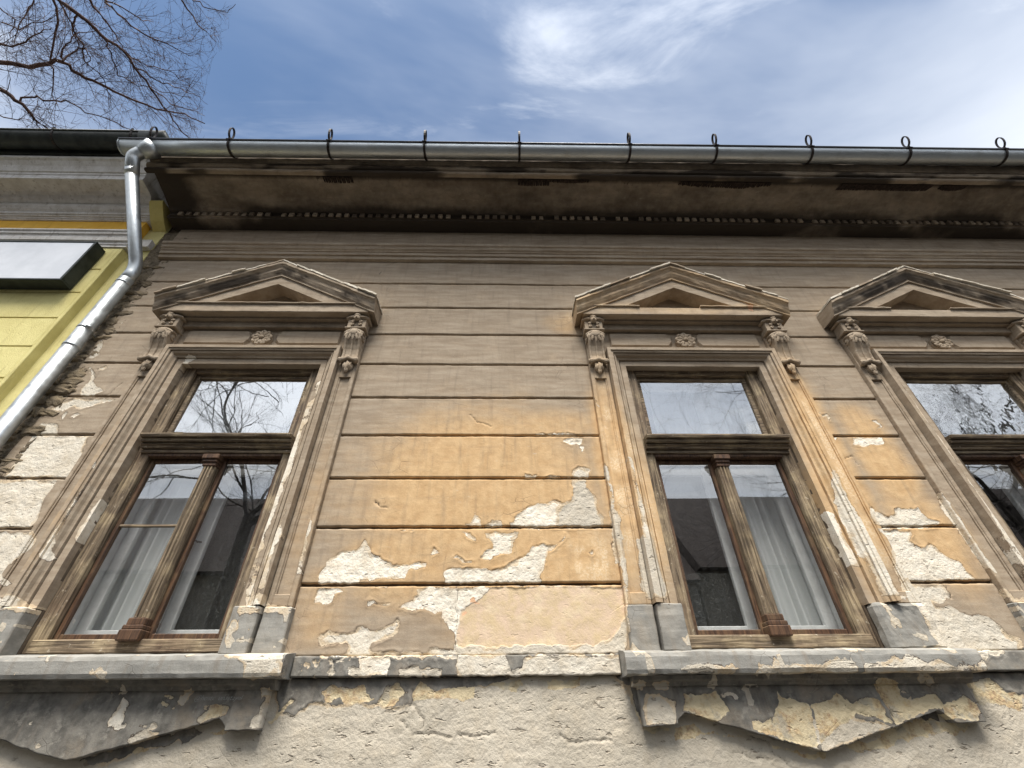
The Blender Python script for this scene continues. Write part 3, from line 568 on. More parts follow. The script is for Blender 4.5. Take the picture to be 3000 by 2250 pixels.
def grid_slab(name, x0, x1, z0, z1, y, parent, mode='wall', step=0.007, depth=0.035, cham=0.005, rough=1.0, xl=None, mat=None, soot_shade=None, smooth_shade=True):
    """front of a rendered block as a fine relief: paint flakes stand proud, bare plaster lies deeper, edges turn back"""
    nx = max(3, int(round((x1 - x0) / step))); nz = max(3, int(round((z1 - z0) / step)))
    xs = np.concatenate([[x0, x0], np.linspace(x0 + cham, x1 - cham, nx), [x1, x1]]); zs = np.concatenate([[z0, z0], np.linspace(z0 + cham, z1 - cham, nz), [z1, z1]])
    X, Zg = np.meshgrid(xs, zs); sh = X.shape; X = X.ravel().copy(); Zg = Zg.ravel().copy()
    if xl is not None:      # ragged left end
        t = (X - x0) / (x1 - x0); X = X + (xl(Zg)) * (1 - t) ** 3
    F = fields(X, Zg, mode)
    if soot_shade is not None: F['soot_shade'] = soot_shade(X, 0 * X, Zg)
    pl = smooth(-0.004, 0.004, F['peel'] + (fbm(X * 60, Zg * 60, 2, 3) - 0.5) * 0.02)
    rough = rough * (1 - 0.85 * smooth(-0.01, 0.03, F['pink']))
    Y = (fbm(X * 1.7, Zg * 1.7, 41) - 0.5) * 0.008 + (fbm(X * 9, Zg * 9, 4) - 0.5) * 0.004
    Y += pl * (0.0028 + (fbm(X * 60, Zg * 60, 8) - 0.5) * 0.005 * rough + (fbm(X * 18, Zg * 22, 18) - 0.5) * 0.006 * np.minimum(rough, 1))
    lift = np.exp(-((F['peel'] + 0.008) / 0.007) ** 2) * (1 - pl) * smooth(0.40, 0.62, fbm(X * 9, Zg * 9, 77))
    Y -= lift * 0.003
    Y += F['crack'] * 0.006
    j, i = np.meshgrid(np.arange(sh[1]), np.arange(sh[0])); ring = np.minimum(np.minimum(i, sh[0] - 1 - i), np.minimum(j, sh[1] - 1 - j)).ravel()
    wob = (fbm(X * 30, Zg * 30, 55) - 0.5)
    Yv = np.where(ring == 0, depth, np.where(ring == 1, 0.006 + wob * 0.006, Y)) + y
    edge = (ring <= 1)
    Zg = Zg + np.where(edge & ((i.ravel() <= 1) | (i.ravel() >= sh[0] - 2)), (fbm(X * 16, Zg * 0 + round(z0 * 50), 66) - 0.5) * 0.008 + np.where(F['peel'] > 0, wob * 0.014, 0), 0)
    idx = np.arange(len(X)).reshape(sh)
    f = np.stack([idx[:-1, :-1], idx[:-1, 1:], idx[1:, 1:], idx[1:, :-1]], -1).reshape(-1, 4)
    me = mesh_np(name, np.stack([X, Yv, Zg], 1), f); set_attr(me, F)
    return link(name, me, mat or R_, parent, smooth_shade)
def sub_mesh(mb, step):
    """cut long edges so that paint data and small wear have vertices"""
    me = mb.mesh('tmp'); bm = bmesh.new(); bm.from_mesh(me); bpy.data.meshes.remove(me)
    for _ in range(9):
        es = [e for e in bm.edges if e.calc_length() > step]
        if not es: break
        bmesh.ops.subdivide_edges(bm, edges=es, cuts=1, use_grid_fill=True)
        if len(bm.faces) > 60000: break
    bmesh.ops.triangulate(bm, faces=[f for f in bm.faces if len(f.verts) > 4])
    me = bpy.data.meshes.new('m'); bm.to_mesh(me); bm.free(); return me
def wear(me, amp=0.003, sc=14, seed=0):
    co = np.empty(len(me.vertices) * 3, np.float32); me.vertices.foreach_get('co', co); co = co.reshape(-1, 3).astype(float)
    x, y, z = co.T
    u = x + y * 0.7; v = z - y * 0.6
    co[:, 0] += (fbm(u * sc, v * sc, seed + 1, 3) - 0.5) * 2 * amp; co[:, 1] += (fbm(u * sc, v * sc, seed + 2, 3) - 0.5) * 2 * amp; co[:, 2] += (fbm(u * sc, v * sc, seed + 3, 3) - 0.5) * 2 * amp
    me.vertices.foreach_set('co', co.astype(np.float32).ravel()); me.update()
def rmesh(name, mb, parent, mode='trim', step=0.03, amp=0.003, soot_shade=None, seed=0, mat=None, sc=14):
    me = sub_mesh(mb, step); me.name = name; wear(me, amp, sc, seed); paint(me, mode, soot_shade)
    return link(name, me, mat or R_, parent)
def sweep_x(name, prof, x0, x1, parent, mode='trim', step=0.03, amp=0.0025, soot_shade=None, mat=None, closed=True, seed=0, zs=0.0):
    """moulding profile [(y, z)] run along x, with the small unevenness of run plaster"""
    n = len(prof); k = max(2, int((x1 - x0) / step)); xs = np.linspace(x0, x1, k + 1)
    P = []
    for i, (py, pz) in enumerate(prof):
        s = i * 7.3
        P.append(np.stack([xs, py + (fbm(xs * 9, xs * 0 + s, seed, 4) - 0.5) * 2 * amp, pz + zs * xs + (fbm(xs * 9, xs * 0 + s, seed + 5, 4) - 0.5) * 2 * amp], 1))
    V = np.concatenate(P); faces = []
    m = k + 1
    for i in range(n if closed else n - 1):
        a = i * m; b = ((i + 1) % n) * m
        for j in range(k): faces.append((a + j, a + j + 1, b + j + 1, b + j))
    me = mesh_np(name, V, np.array(faces))
    if closed:
        bm = bmesh.new(); bm.from_mesh(me); bm.verts.ensure_lookup_table()
        for e in (0, k):
            try: bm.faces.new([bm.verts[i * m + e] for i in range(n)])
            except ValueError: pass
        bmesh.ops.recalc_face_normals(bm, faces=bm.faces); bm.to_mesh(me); bm.free()
    if mat is None: paint(me, mode, soot_shade)
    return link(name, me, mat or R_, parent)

# ================================================================== THE SETTING
def plane_mesh(name, x0, x1, y0, y1, z, mat, nx=1, ny=1):
    xs = np.linspace(x0, x1, nx + 1); ys = np.linspace(y0, y1, ny + 1); X, Y = np.meshgrid(xs, ys); idx = np.arange(X.size).reshape(X.shape)
    f = np.stack([idx[:-1, :-1], idx[:-1, 1:], idx[1:, 1:], idx[1:, :-1]], -1).reshape(-1, 4)
    return link(name, mesh_np(name, np.stack([X.ravel(), Y.ravel(), X.ravel() * 0 + z], 1), f), mat)
ASPH = mat_plain('asphalt', (0.035, 0.035, 0.037), (0.065, 0.064, 0.062), 3, 0.95, 0.01, 90)
PAV = mat_plain('pavement_concrete', (0.045, 0.044, 0.042), (0.075, 0.073, 0.068), 2, 0.95, 0.008, 60)
GRD = mat_plain('ground_earth', (0.07, 0.065, 0.045), (0.12, 0.11, 0.075), 0.6, 1.0, 0.02, 30)
props(plane_mesh('ground', -400, 400, -400, 400, -0.14, GRD), kind='structure')
props(plane_mesh('road', -120, 120, -10.2, -4.0, -0.12, ASPH), kind='structure')
for nm, ya, yb in (('pavement', -4.0, 0.03), ('pavement', -13.0, -10.2)):
    m = MB(); m.box(-120, 120, ya, yb, -0.135, 0.0); props(m.build(nm, PAV), kind='structure')

# ================================================================== THE OLD HOUSE
house = empty('old_house', (0, 0, 0), 'weathered brown rendered house with peeling ochre paint and three pedimented windows', 'house')
WX = (-2.192, 1.690, 4.115)             # window centres
XL, XR = -3.68, 9.0
OW, OZ0, OZ1 = 0.60, 2.03, 4.20         # opening half width, bottom, head
JZ = [2.391 + 0.3665 * k for k in range(10)]   # joints
PO = 0.925                              # outer edge of the pilasters
# body of the wall with the openings left free
core = MB()
xs_ = [-3.86]
for c in WX: xs_ += [c - OW, c + OW]
xs_.append(XR)
for i in range(0, len(xs_), 2): core.box(xs_[i], xs_[i + 1], 0.03, 0.5, 0, 6.6)
for c in WX:
    core.box(c - OW, c + OW, 0.03, 0.5, 0, OZ0 - 0.02); core.box(c - OW, c + OW, 0.09, 0.5, OZ1 + 0.10, 6.6)
core.build('wall_core', JOINT, house)
rag = lambda z: (fbm(z * 3.1, z * 0, 12, 4) - 0.5) * 0.10
# rusticated courses
segs = [(XL, WX[0] - PO), (WX[0] + PO, WX[1] - PO), (WX[1] + PO, WX[2] - PO), (WX[2] + PO, XR)]
zb = 2.008
for k, zt in enumerate(JZ[:10]):
    g = 0.0095; z0 = zb + (0 if k == 0 else g); z1 = zt - g
    if zb > 4.5:
        grid_slab('wall_course', XL, XR, z0, z1, 0.0, house, 'wall', 0.011, xl=rag)
    else:
        for q, (a, b) in enumerate(segs):
            st = 0.0065 if q in (1, 2) else (0.008 if q == 0 else 0.05)
            grid_slab('wall_course', a, b, z0, z1, 0.0, house, 'wall', st, xl=rag if q == 0 else None)
    zb = zt
# rubble showing at the left end of the wall
rub = MB(); rub.box(-3.862, -3.58, 0.006, 0.0295, 0.0, 6.2)
me = sub_mesh(rub, 0.014); wear(me, 0.016, 20, 5); rubble = link('rubble_edge', me, MORT, house)
rng = random.Random(3)
zz = 2.0
while zz < 5.75:
    hgt = rng.uniform(0.05, 0.13); xx = -3.85 - rng.uniform(0, 0.08)
    while xx < -3.62:
        wd = rng.uniform(0.06, 0.22)
        if rng.random() < 0.62:
            s_ = rng.randint(0, 999); m = MB()
            m.ell((min(xx + wd / 2, -3.64), 0.004 + rng.uniform(-0.004, 0.008), zz + hgt / 2), (wd * 0.52, rng.uniform(0.010, 0.028), hgt * rng.uniform(0.35, 0.62)), 11, 8,
                  Matrix.Rotation(rng.uniform(-0.3, 0.3), 3, 'Y'), lambda p, s_=s_: 0.62 + 0.62 * float(vnoise(np.array([p.x * 3.1 + s_]), np.array([p.z * 3.1 + p.y]), s_)[0]))
            m.build('stone', RUB, rubble)
        xx += wd
    zz += hgt
# lower wall, band at sill height
grid_slab('lower_wall', XL - 0.14, 5.2, 1.25, 1.90, 0.012, house, 'lower', 0.0065, depth=0.02, rough=0.8)
grid_slab('lower_wall', XL - 0.14, XR, 0.0, 1.246, 0.012, house, 'lower', 0.06, depth=0.02)
grid_slab('lower_wall', 5.204, XR, 1.25, 1.90, 0.012, house, 'lower', 0.05, depth=0.02)
SW = 1.01
for a, b in ((XL - 0.1, WX[0] - SW), (WX[0] + SW, WX[1] - SW), (WX[1] + SW, WX[2] - SW), (WX[2] + SW, XR)):
    grid_slab('sill_band', a, b, 1.902, 2.004, -0.022, house, 'band', 0.0065 if b < 4 else 0.05, depth=0.05)
# string course, frieze
sweep_x('string_course', [(0.025, 5.683), (-0.034, 5.690), (-0.036, 5.736), (-0.052, 5.738), (-0.052, 5.782), (-0.062, 5.784), (-0.062, 5.796), (-0.080, 5.812), (-0.074, 5.826), (-0.082, 5.850), (-0.094, 5.858), (-0.098, 5.872), (-0.098, 5.890), (0.025, 5.904)],
        XL - 0.02, XR, house, 'plain', 0.03, 0.0025)
grid_slab('frieze', XL - 0.05, XR, 5.905, 6.262, 0.0, house, 'wall', 0.014, xl=rag)
# cornice
def soffit_soot_shade(x, y, z):
    return 0.5 + 0.75 * smooth(-0.30, -0.10, y) * smooth(0.25, 0.6, fbm(x * 1.6, y * 5, 3)) + 0.55 * smooth(-0.52, -0.56, y) + 0.8 * smooth(-3.35, -3.75, x) + 0.35 * (fbm(x * 2.2, y * 6, 8) - 0.45)  # soot patches, plus an even dark base painting in the eaves' shade
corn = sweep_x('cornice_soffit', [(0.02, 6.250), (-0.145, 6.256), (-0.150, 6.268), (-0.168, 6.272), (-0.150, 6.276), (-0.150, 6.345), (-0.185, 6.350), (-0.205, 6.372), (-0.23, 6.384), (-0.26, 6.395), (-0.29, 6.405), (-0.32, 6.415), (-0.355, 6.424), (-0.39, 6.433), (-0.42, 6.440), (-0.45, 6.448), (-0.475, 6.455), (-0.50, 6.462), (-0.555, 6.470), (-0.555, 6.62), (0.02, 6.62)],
               -3.80, XR, house, 'plain', 0.018, 0.003, soffit_soot_shade)
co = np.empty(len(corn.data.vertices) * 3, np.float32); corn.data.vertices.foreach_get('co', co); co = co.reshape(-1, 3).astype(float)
F = fields(co[:, 0], co[:, 2], 'plain'); F['soot_shade'] = soffit_soot_shade(co[:, 0], co[:, 1], co[:, 2])
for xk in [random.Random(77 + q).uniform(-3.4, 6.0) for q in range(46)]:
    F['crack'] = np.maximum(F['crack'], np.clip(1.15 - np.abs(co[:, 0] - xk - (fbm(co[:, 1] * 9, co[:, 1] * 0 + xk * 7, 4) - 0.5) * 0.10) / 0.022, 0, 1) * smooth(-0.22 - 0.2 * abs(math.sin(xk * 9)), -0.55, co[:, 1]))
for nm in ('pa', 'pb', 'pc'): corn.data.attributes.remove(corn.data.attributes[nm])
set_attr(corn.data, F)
dm = MB(); dm.bbox(-0.026, 0.026, -0.034, 0.006, -0.032, 0.032, 0.004)
dme = dm.mesh('dentil'); paint(dme, 'plain', lambda x, y, z: 0.12 + 0 * x); dme.materials.append(R_)
dme2 = dm.mesh('dentil'); paint(dme2, 'plain', lambda x, y, z: 0.62 + 0 * x); dme2.materials.append(R_)
xx = -3.66
while xx < 8.9:
    if rng.random() < 0.08:
        xx += 0.089; continue
    o = bpy.data.objects.new('dentil', dme if rng.random() < 0.55 else dme2); C.objects.link(o); o.parent = corn
    o.location = (xx, -0.15, 6.311); xx += 0.089
    o.scale = (rng.uniform(0.85, 1.05), rng.uniform(0.6, 1.0), rng.uniform(0.9, 1.02))
sootf = lambda x, y, z: 0.35 + 0.65 * smooth(0.42, 0.62, fbm(x * 1.7, z * 9, 13))
sweep_x('cornice_moulding', [(-0.553, 6.474), (-0.560, 6.442), (-0.600, 6.436), (-0.612, 6.446), (-0.612, 6.468), (-0.600, 6.474), (-0.600, 6.492), (-0.622, 6.498), (-0.632, 6.525), (-0.632, 6.545), (-0.553, 6.55)], -3.86, XR, house, 'plain', 0.035, 0.004, sootf, seed=3)
sweep_x('fascia_board', [(-0.553, 6.552), (-0.64, 6.556), (-0.655, 6.60), (-0.660, 6.70), (-0.553, 6.72)], -3.83, XR, house, 'plain', 0.05, 0.004, lambda x, y, z: 0.62 + 0.4 * (fbm(x * 2.5, z * 12, 4) - 0.5), seed=6)
# bare reed lath where the soffit plaster has fallen
LATH = mat_plain('reed_lath', (0.018, 0.013, 0.010), (0.060, 0.040, 0.030), 40, 0.95, 0.006, 80)
def lath(x0, x1, ya, yb, sl):
    pt = MB(); n = int((x1 - x0) / 0.016)
    for i in range(n):
        x = x0 + (i + rng.uniform(0.2, 0.8)) * 0.016; e = ya + (yb - ya) * (0.55 + 0.45 * math.sin(math.pi * (i + 0.5) / n)) * rng.uniform(0.75, 1.0)
        z = lambda y: 6.462 + (-0.50 - y) * -0.235 - 0.006
        pt.tube([(x, ya, z(ya)), (x + sl * 0.5, (ya + e) / 2, z((ya + e) / 2) - 0.004), (x + sl, e, z(e))], 0.0075, 5)
    o = pt.build('bare_lath', LATH, corn); o['kind'] = 'stuff'
lath(-1.98, -1.66, -0.55, -0.40, 0.0); lath(0.16, 0.52, -0.55, -0.38, 0.0); lath(0.50, 0.95, -0.55, -0.505, 0.0); lath(1.95, 3.0, -0.55, -0.47, 0.0); lath(2.50, 2.78, -0.55, -0.41, -0.02); lath(3.80, 4.85, -0.55, -0.33, -0.06); lath(4.95, 5.25, -0.55, -0.46, -0.03)
# roof
rf = MB(); rf.add([(-3.9, -0.66, 6.73), (XR, -0.66, 6.73), (XR, 4.6, 9.9), (-3.9, 4.6, 9.9), (-3.9, -0.66, 6.69), (XR, -0.66, 6.69), (XR, 4.6, 9.82), (-3.9, 4.6, 9.82)], [(0, 1, 2, 3), (7, 6, 5, 4), (0, 4, 5, 1), (1, 5, 6, 2), (2, 6, 7, 3), (3, 7, 4, 0)])
rf.add([(-3.9, 4.6, 9.9), (XR, 4.6, 9.9), (XR, 9.6, 6.7), (-3.9, 9.6, 6.7)], [(0, 1, 2, 3)])
roof = rf.build('roof', ROOF, house, fix=False)
fa = [un(462, 415, -0.5), un(505, 412, -0.5), un(482, 388, -0.45)]
fl = MB(); fl.add([(fa[0][0], -0.5, fa[0][1]), (fa[1][0], -0.5, fa[1][1]), (fa[2][0], -0.45, fa[2][1]), (fa[0][0], -0.48, fa[0][1]), (fa[1][0], -0.48, fa[1][1]), (fa[2][0], -0.43, fa[2][1])], [(0, 1, 2), (5, 4, 3), (0, 3, 4, 1), (1, 4, 5, 2), (2, 5, 3, 0)])
fl.build('flashing', mat_plain('pale_flashing', (0.34, 0.42, 0.38), (0.44, 0.52, 0.48), 5, 0.6), roof)
# gutter
GR, GY = 0.085, -0.748
gz = lambda x: 6.652 + 0.008 * x
def arc(r, a0, a1, n): return [(GY + r * math.cos(a0 + (a1 - a0) * i / n), r * math.sin(a0 + (a1 - a0) * i / n)) for i in range(n + 1)]
pr_ = arc(GR, math.pi, 2 * math.pi, 18) + arc(GR - 0.004, 2 * math.pi, math.pi, 18)
gx0, gx1 = -4.06, XR
gm = MB(); n = len(pr_)
vx = [(x, y, z + gz(x)) for x in np.linspace(gx0, gx1, 14) for y, z in pr_]
ff = [(i * n + j, i * n + (j + 1) % n, (i + 1) * n + (j + 1) % n, (i + 1) * n + j) for i in range(13) for j in range(n)]
gm.add(vx, ff + [tuple(range(n)), tuple(range(13 * n, 14 * n))])
gutter = gm.build('gutter', ZN, house, True)
bd = MB(); bd.tube([(gx0 - 0.01, GY - GR - 0.004, gz(gx0) + 0.006), (gx1, GY - GR - 0.004, gz(gx1) + 0.006)], 0.011, 8)
bd.build('gutter_bead', mat_plain('dark_bead', (0.05, 0.052, 0.058), (0.09, 0.09, 0.10), 9, 0.4, 0.001, 50, 0.6), gutter, True)
ec = MB(); ec.add([(gx0 - 0.003, y, z + gz(gx0)) for y, z in arc(GR + 0.004, math.pi, 2 * math.pi, 16)] + [(gx0 - 0.012, y, z + gz(gx0)) for y, z in arc(GR + 0.004, math.pi, 2 * math.pi, 16)],
    [tuple(range(17)), tuple(range(33, 16, -1))] + [(i, i + 1, i + 18, i + 17) for i in range(16)] + [(0, 17, 33, 16)])
ec.build('end_cap', ZN, gutter)
br = MB()
strap = [(0, GY + GR + 0.05, 0.05), (0, GY + GR + 0.012, 0.0)] + [(0, y, z) for y, z in arc(GR + 0.006, 2 * math.pi, math.pi, 14)][1:]
yl, zl = GY - GR - 0.010, 0.012
strap += [(0, yl - 0.002, 0.012)]
br.tube(strap, 1, 4, True, (0.0125, 0.0035))
lp = [(0, yl, 0.004), (0, yl - 0.004, 0.03)] + [(0, yl - 0.004 + 0.036 * math.sin(t) - 0.012 * (1 - math.cos(t)), 0.112 - 0.072 * math.cos(t)) for t in [math.pi * 2 * i / 14 for i in range(1, 14)]] + [(0, yl + 0.004, 0.03), (0, yl + 0.014, 0.0)]
br.tube(lp, 1, 4, True, (0.0115, 0.0042))
br.tube([(-0.022, yl - 0.008, 0.004), (0.022, yl - 0.008, -0.004)], 0.006, 6)
bme = br.mesh('bracket'); bme.materials.append(IRON)
for px in (435, 680, 957, 1249, 1526, 1838, 2095, 2372, 2645, 2925):
    x = un(px, 425 if px > 2000 else 412, -0.835)[0]
    o = bpy.data.objects.new('bracket', bme); C.objects.link(o); o.parent = gutter; o.location = (x, 0, gz(x)); o.rotation_euler = (0, 0, rng.uniform(-0.05, 0.05))
for x in (6.7, 7.8, 8.8):
    o = bpy.data.objects.new('bracket', bme); C.objects.link(o); o.parent = gutter; o.location = (x, 0, gz(x))
# downpipe
def bend(pts, r=0.12, n=7):
    pts = [Vector(p) for p in pts]; o = [pts[0]]
    for a, b, c in zip(pts[:-2], pts[1:-1], pts[2:]):
        d1 = (a - b).normalized(); d2 = (c - b).normalized(); L = min(r, (a - b).length * 0.45, (c - b).length * 0.45)
        p0, p2 = b + d1 * L, b + d2 * L
        for i in range(n + 1):
            t = i / n; o.append(p0 * (1 - t) ** 2 + b * 2 * t * (1 - t) + p2 * t * t)
    return o + [pts[-1]]
PR = 0.058; ox = -3.87
q0 = Vector((ox, GY, gz(ox) - GR + 0.02)); q1 = Vector((ox - 0.02, GY + 0.01, 6.40)); q2 = Vector((-3.735, -0.105, 5.40)); q3 = Vector((-3.745, -0.105, 0.15))
dp = MB(); dp.tube(bend([q1 + (q2 - q1) * 0.10, q2, q2 + (q3 - q2) * 0.04], 0.16), PR, 20); dp.tube([q2 + (q3 - q2) * 0.035, q3], PR + 0.002, 20)
pipe = dp.build('downpipe', ZN, house, True)
el = MB(); el.tube(bend([q0 + Vector((0.10, 0, 0.06)), q0 + Vector((0.03, 0, -0.05)), q1 + Vector((0.0, 0, 0.04)), q1 + (q2 - q1) * 0.16], 0.11), PR + 0.004, 20); el.build('elbow', ZN, pipe, True)
ot = MB(); ot.tube([q0 + Vector((0.12, 0.0, 0.05)), q0 + Vector((0.08, 0, 0.0)), q0 + Vector((0.035, 0.0, -0.055))], [0.105, 0.088, 0.067], 20); ot.build('outlet', ZN, pipe, True)
for t in (0.045, 0.165, 0.205, 0.45, 0.75):
    p = q2 + (q3 - q2) * t; m = MB(); m.tube([p, p + Vector((0, 0, -0.022))], PR + 0.006, 20)
    if t in (0.165, 0.45): m.tube([p + Vector((0.04, -0.05, -0.01)), p + Vector((0.075, -0.03, -0.01))], 0.012, 6); m.tube([p + Vector((0.02, 0.03, -0.01)), p + Vector((0.02, 0.12, -0.01))], 0.008, 6)
    m.build('pipe_clamp' if t in (0.165, 0.45) else 'pipe_collar', ZN, pipe, True)

# ------------------------------------------------------------------ windows and their dressings
LBL = ['window nearest the yellow house', 'middle window', 'window at the right edge']
def frame_sweep(name, prof, hw, z0, z1, xc, parent, mode='trim', step=0.035, amp=0.0025, mat=None, seed=0):
    """profile [(u outward, y)] led up the left jamb, across the head and down the right jamb"""
    path = []
    def seg(fa, n): path.extend([fa(i / n) for i in range(n + 1)])
    V = []; nn = len(prof); kv = int((z1 - z0) / step); kh = int(2 * hw / step)
    for u, y in prof:
        P = [(-hw - u, z0 + (z1 + u - z0) * i / kv) for i in range(kv + 1)] + [(-hw - u + 2 * (hw + u) * i / kh, z1 + u) for i in range(1, kh + 1)] + [(hw + u, z1 + u + (z0 - z1 - u) * i / kv) for i in range(1, kv + 1)]
        V.append([(xc + a, y, b) for a, b in P])
    V = np.array(V); m = V.shape[1]; s = np.arange(m) * step
    for i in range(nn):
        V[i, :, 1] += (fbm(s * 9, s * 0 + i * 5.1, seed + 2, 4) - 0.5) * 2 * amp
        w_ = (fbm(s * 9, s * 0 + i * 5.1, seed + 9, 4) - 0.5) * 2 * amp
        V[i, :, 0] += w_; V[i, 1:-1, 2] += w_[1:-1]
    f = [(i * m + j, i * m + j + 1, (i + 1) * m + j + 1, (i + 1) * m + j) for i in range(nn - 1) for j in range(m - 1)]
    me = mesh_np(name, V.reshape(-1, 3), np.array(f)); recalc(me)
    if mat is None: paint(me, mode)
    return link(name, me, mat or R_, parent)

def console(xc, s, parent_house):
    cx = xc + s * 0.85; hw = 0.076
    top = [(-0.03, 4.545), (-0.085, 4.540), (-0.112, 4.515), (-0.118, 4.475), (-0.108, 4.43), (-0.086, 4.38), (-0.070, 4.33), (-0.064, 4.28), (-0.066, 4.24), (-0.072, 4.215), (-0.066, 4.195), (-0.03, 4.19)]
    b = MB(); b.prism(top, cx - hw * 0.9, cx + hw * 0.9)
    for e in (-1, 0, 1):        # raised ribs down the front
        wv = 0.012 if e else 0.010
        b.tube([(cx + e * hw * 0.78, y - 0.001, z) for y, z in top[2:10]], wv, 7)
    body = rmesh('console', b, parent_house, 'plain', 0.03, 0.0025, seed=int(cx * 10) % 50)
    k = MB(); k.bbox(cx - hw - 0.006, cx + hw + 0.006, -0.115, -0.005, 4.565, 4.668, 0.004); k.bbox(cx - hw - 0.018, cx + hw + 0.018, -0.128, -0.005, 4.548, 4.566, 0.005)
    k.bbox(cx - hw - 0.030, cx + hw + 0.030, -0.128, -0.005, 4.668, 4.690, 0.006)
    rmesh('console_block', k, body, 'plain', 0.035, 0.002, seed=4)
    for e in (-1, 1):           # volutes on the two cheeks
        v = MB(); yy, zz = -0.062, 4.475; pts = []; rr = []
        for i in range(30):
            t = i / 29; a = -0.4 + t * 4.4 * math.pi / 1.6; r = 0.050 * (1 - t) + 0.006
            pts.append((cx + e * (hw * 0.93 + 0.006 * t), yy - r * math.cos(a), zz + r * math.sin(a))); rr.append(0.010 * (1 - 0.3 * t))
        v.tube(pts, rr, 6); v.ell((cx + e * (hw * 0.95 + 0.004), yy, zz), (0.012, 0.016, 0.016), 8, 5)
        rmesh('volute', v, body, 'plain', 0.05, 0.001, seed=8)
    lf = MB()                   # acanthus leaf hanging over the shoulder
    for i, a in enumerate((-1.15, -0.72, -0.34, 0, 0.34, 0.72, 1.15)):
        L = 0.075 + 0.045 * math.cos(a)
        d = Vector((math.sin(a), 0, -math.cos(a)))
        p = Vector((cx, -0.118, 4.535)) + d * L * 0.5
        lf.ell(p, (0.017, 0.012, L * 0.56), 8, 7, Matrix.Rotation(-a, 3, 'Y') @ Matrix.Rotation(0.12, 3, 'X'))
    lf.ell((cx, -0.127, 4.50), (0.035, 0.012, 0.035), 9, 6)
    rmesh('acanthus_leaf', lf, body, 'plain', 0.05, 0.003, seed=15)
    hd = MB(); hd.ell((cx, -0.132, 4.668), (0.030, 0.030, 0.036), 12, 9); hd.ell((cx, -0.160, 4.660), (0.008, 0.010, 0.012), 6, 5); hd.ell((cx, -0.138, 4.692), (0.034, 0.026, 0.020), 10, 6)
    for e in (-1, 1):
        hd.ell((cx + e * 0.014, -0.153, 4.650), (0.012, 0.010, 0.011), 6, 5)
        hd.tube([(cx + e * 0.026, -0.132, 4.682), (cx + e * 0.06, -0.132, 4.684), (cx + e * 0.092, -0.122, 4.682)], [0.016, 0.012, 0.009], 7)
    rmesh('carved_head', hd, body, 'plain', 0.05, 0.0015, seed=16)
    for e in (-1, 1):
        for zc in (4.632, 4.594):
            c_ = MB(); ring = [(cx + e * 0.034 + 0.014 * math.cos(t) * (1 - t / 14), -0.122 - t * 0.001, zc + 0.013 * math.sin(t) * (1 - t / 14)) for t in [i * 0.55 for i in range(15)]]
            c_.tube(ring, 0.0065, 6); c_.ell((cx + e * 0.034, -0.120, zc), (0.012, 0.010, 0.012), 7, 5)
            rmesh('curl', c_, body, 'plain', 0.05, 0.001, seed=19)
    rl = MB(); rl.tube([(cx - 0.085, -0.070, 4.208), (cx - 0.068, -0.074, 4.206), (cx - 0.045, -0.078, 4.212), (cx - 0.02, -0.080, 4.219), (cx, -0.082, 4.225), (cx + 0.02, -0.080, 4.219), (cx + 0.045, -0.078, 4.212), (cx + 0.068, -0.074, 4.206), (cx + 0.085, -0.070, 4.208)],
               [0.022, 0.027, 0.019, 0.015, 0.022, 0.015, 0.019, 0.027, 0.022], 10)
    rmesh('roll', rl, body, 'plain', 0.05, 0.0015, seed=21)
    dr = MB()
    def bud(p): return (1.0 if p.z > -0.1 else 1.0 + p.z * 0.12) * (0.9 + 0.12 * math.cos(5 * math.atan2(p.y, p.x)))
    dr.ell((cx, -0.050, 4.150), (0.046, 0.042, 0.052), 15, 9, None, bud); dr.ell((cx, -0.066, 4.105), (0.017, 0.017, 0.032), 8, 6)
    for a in (-0.55, 0, 0.55): dr.ell((cx + 0.034 * math.sin(a), -0.080 + 0.02 * abs(a), 4.148), (0.011, 0.012, 0.046), 7, 6, Matrix.Rotation(a * 0.6, 3, 'Y'))
    rmesh('leaf_drop', dr, body, 'plain', 0.05, 0.002, seed=24)
    return body

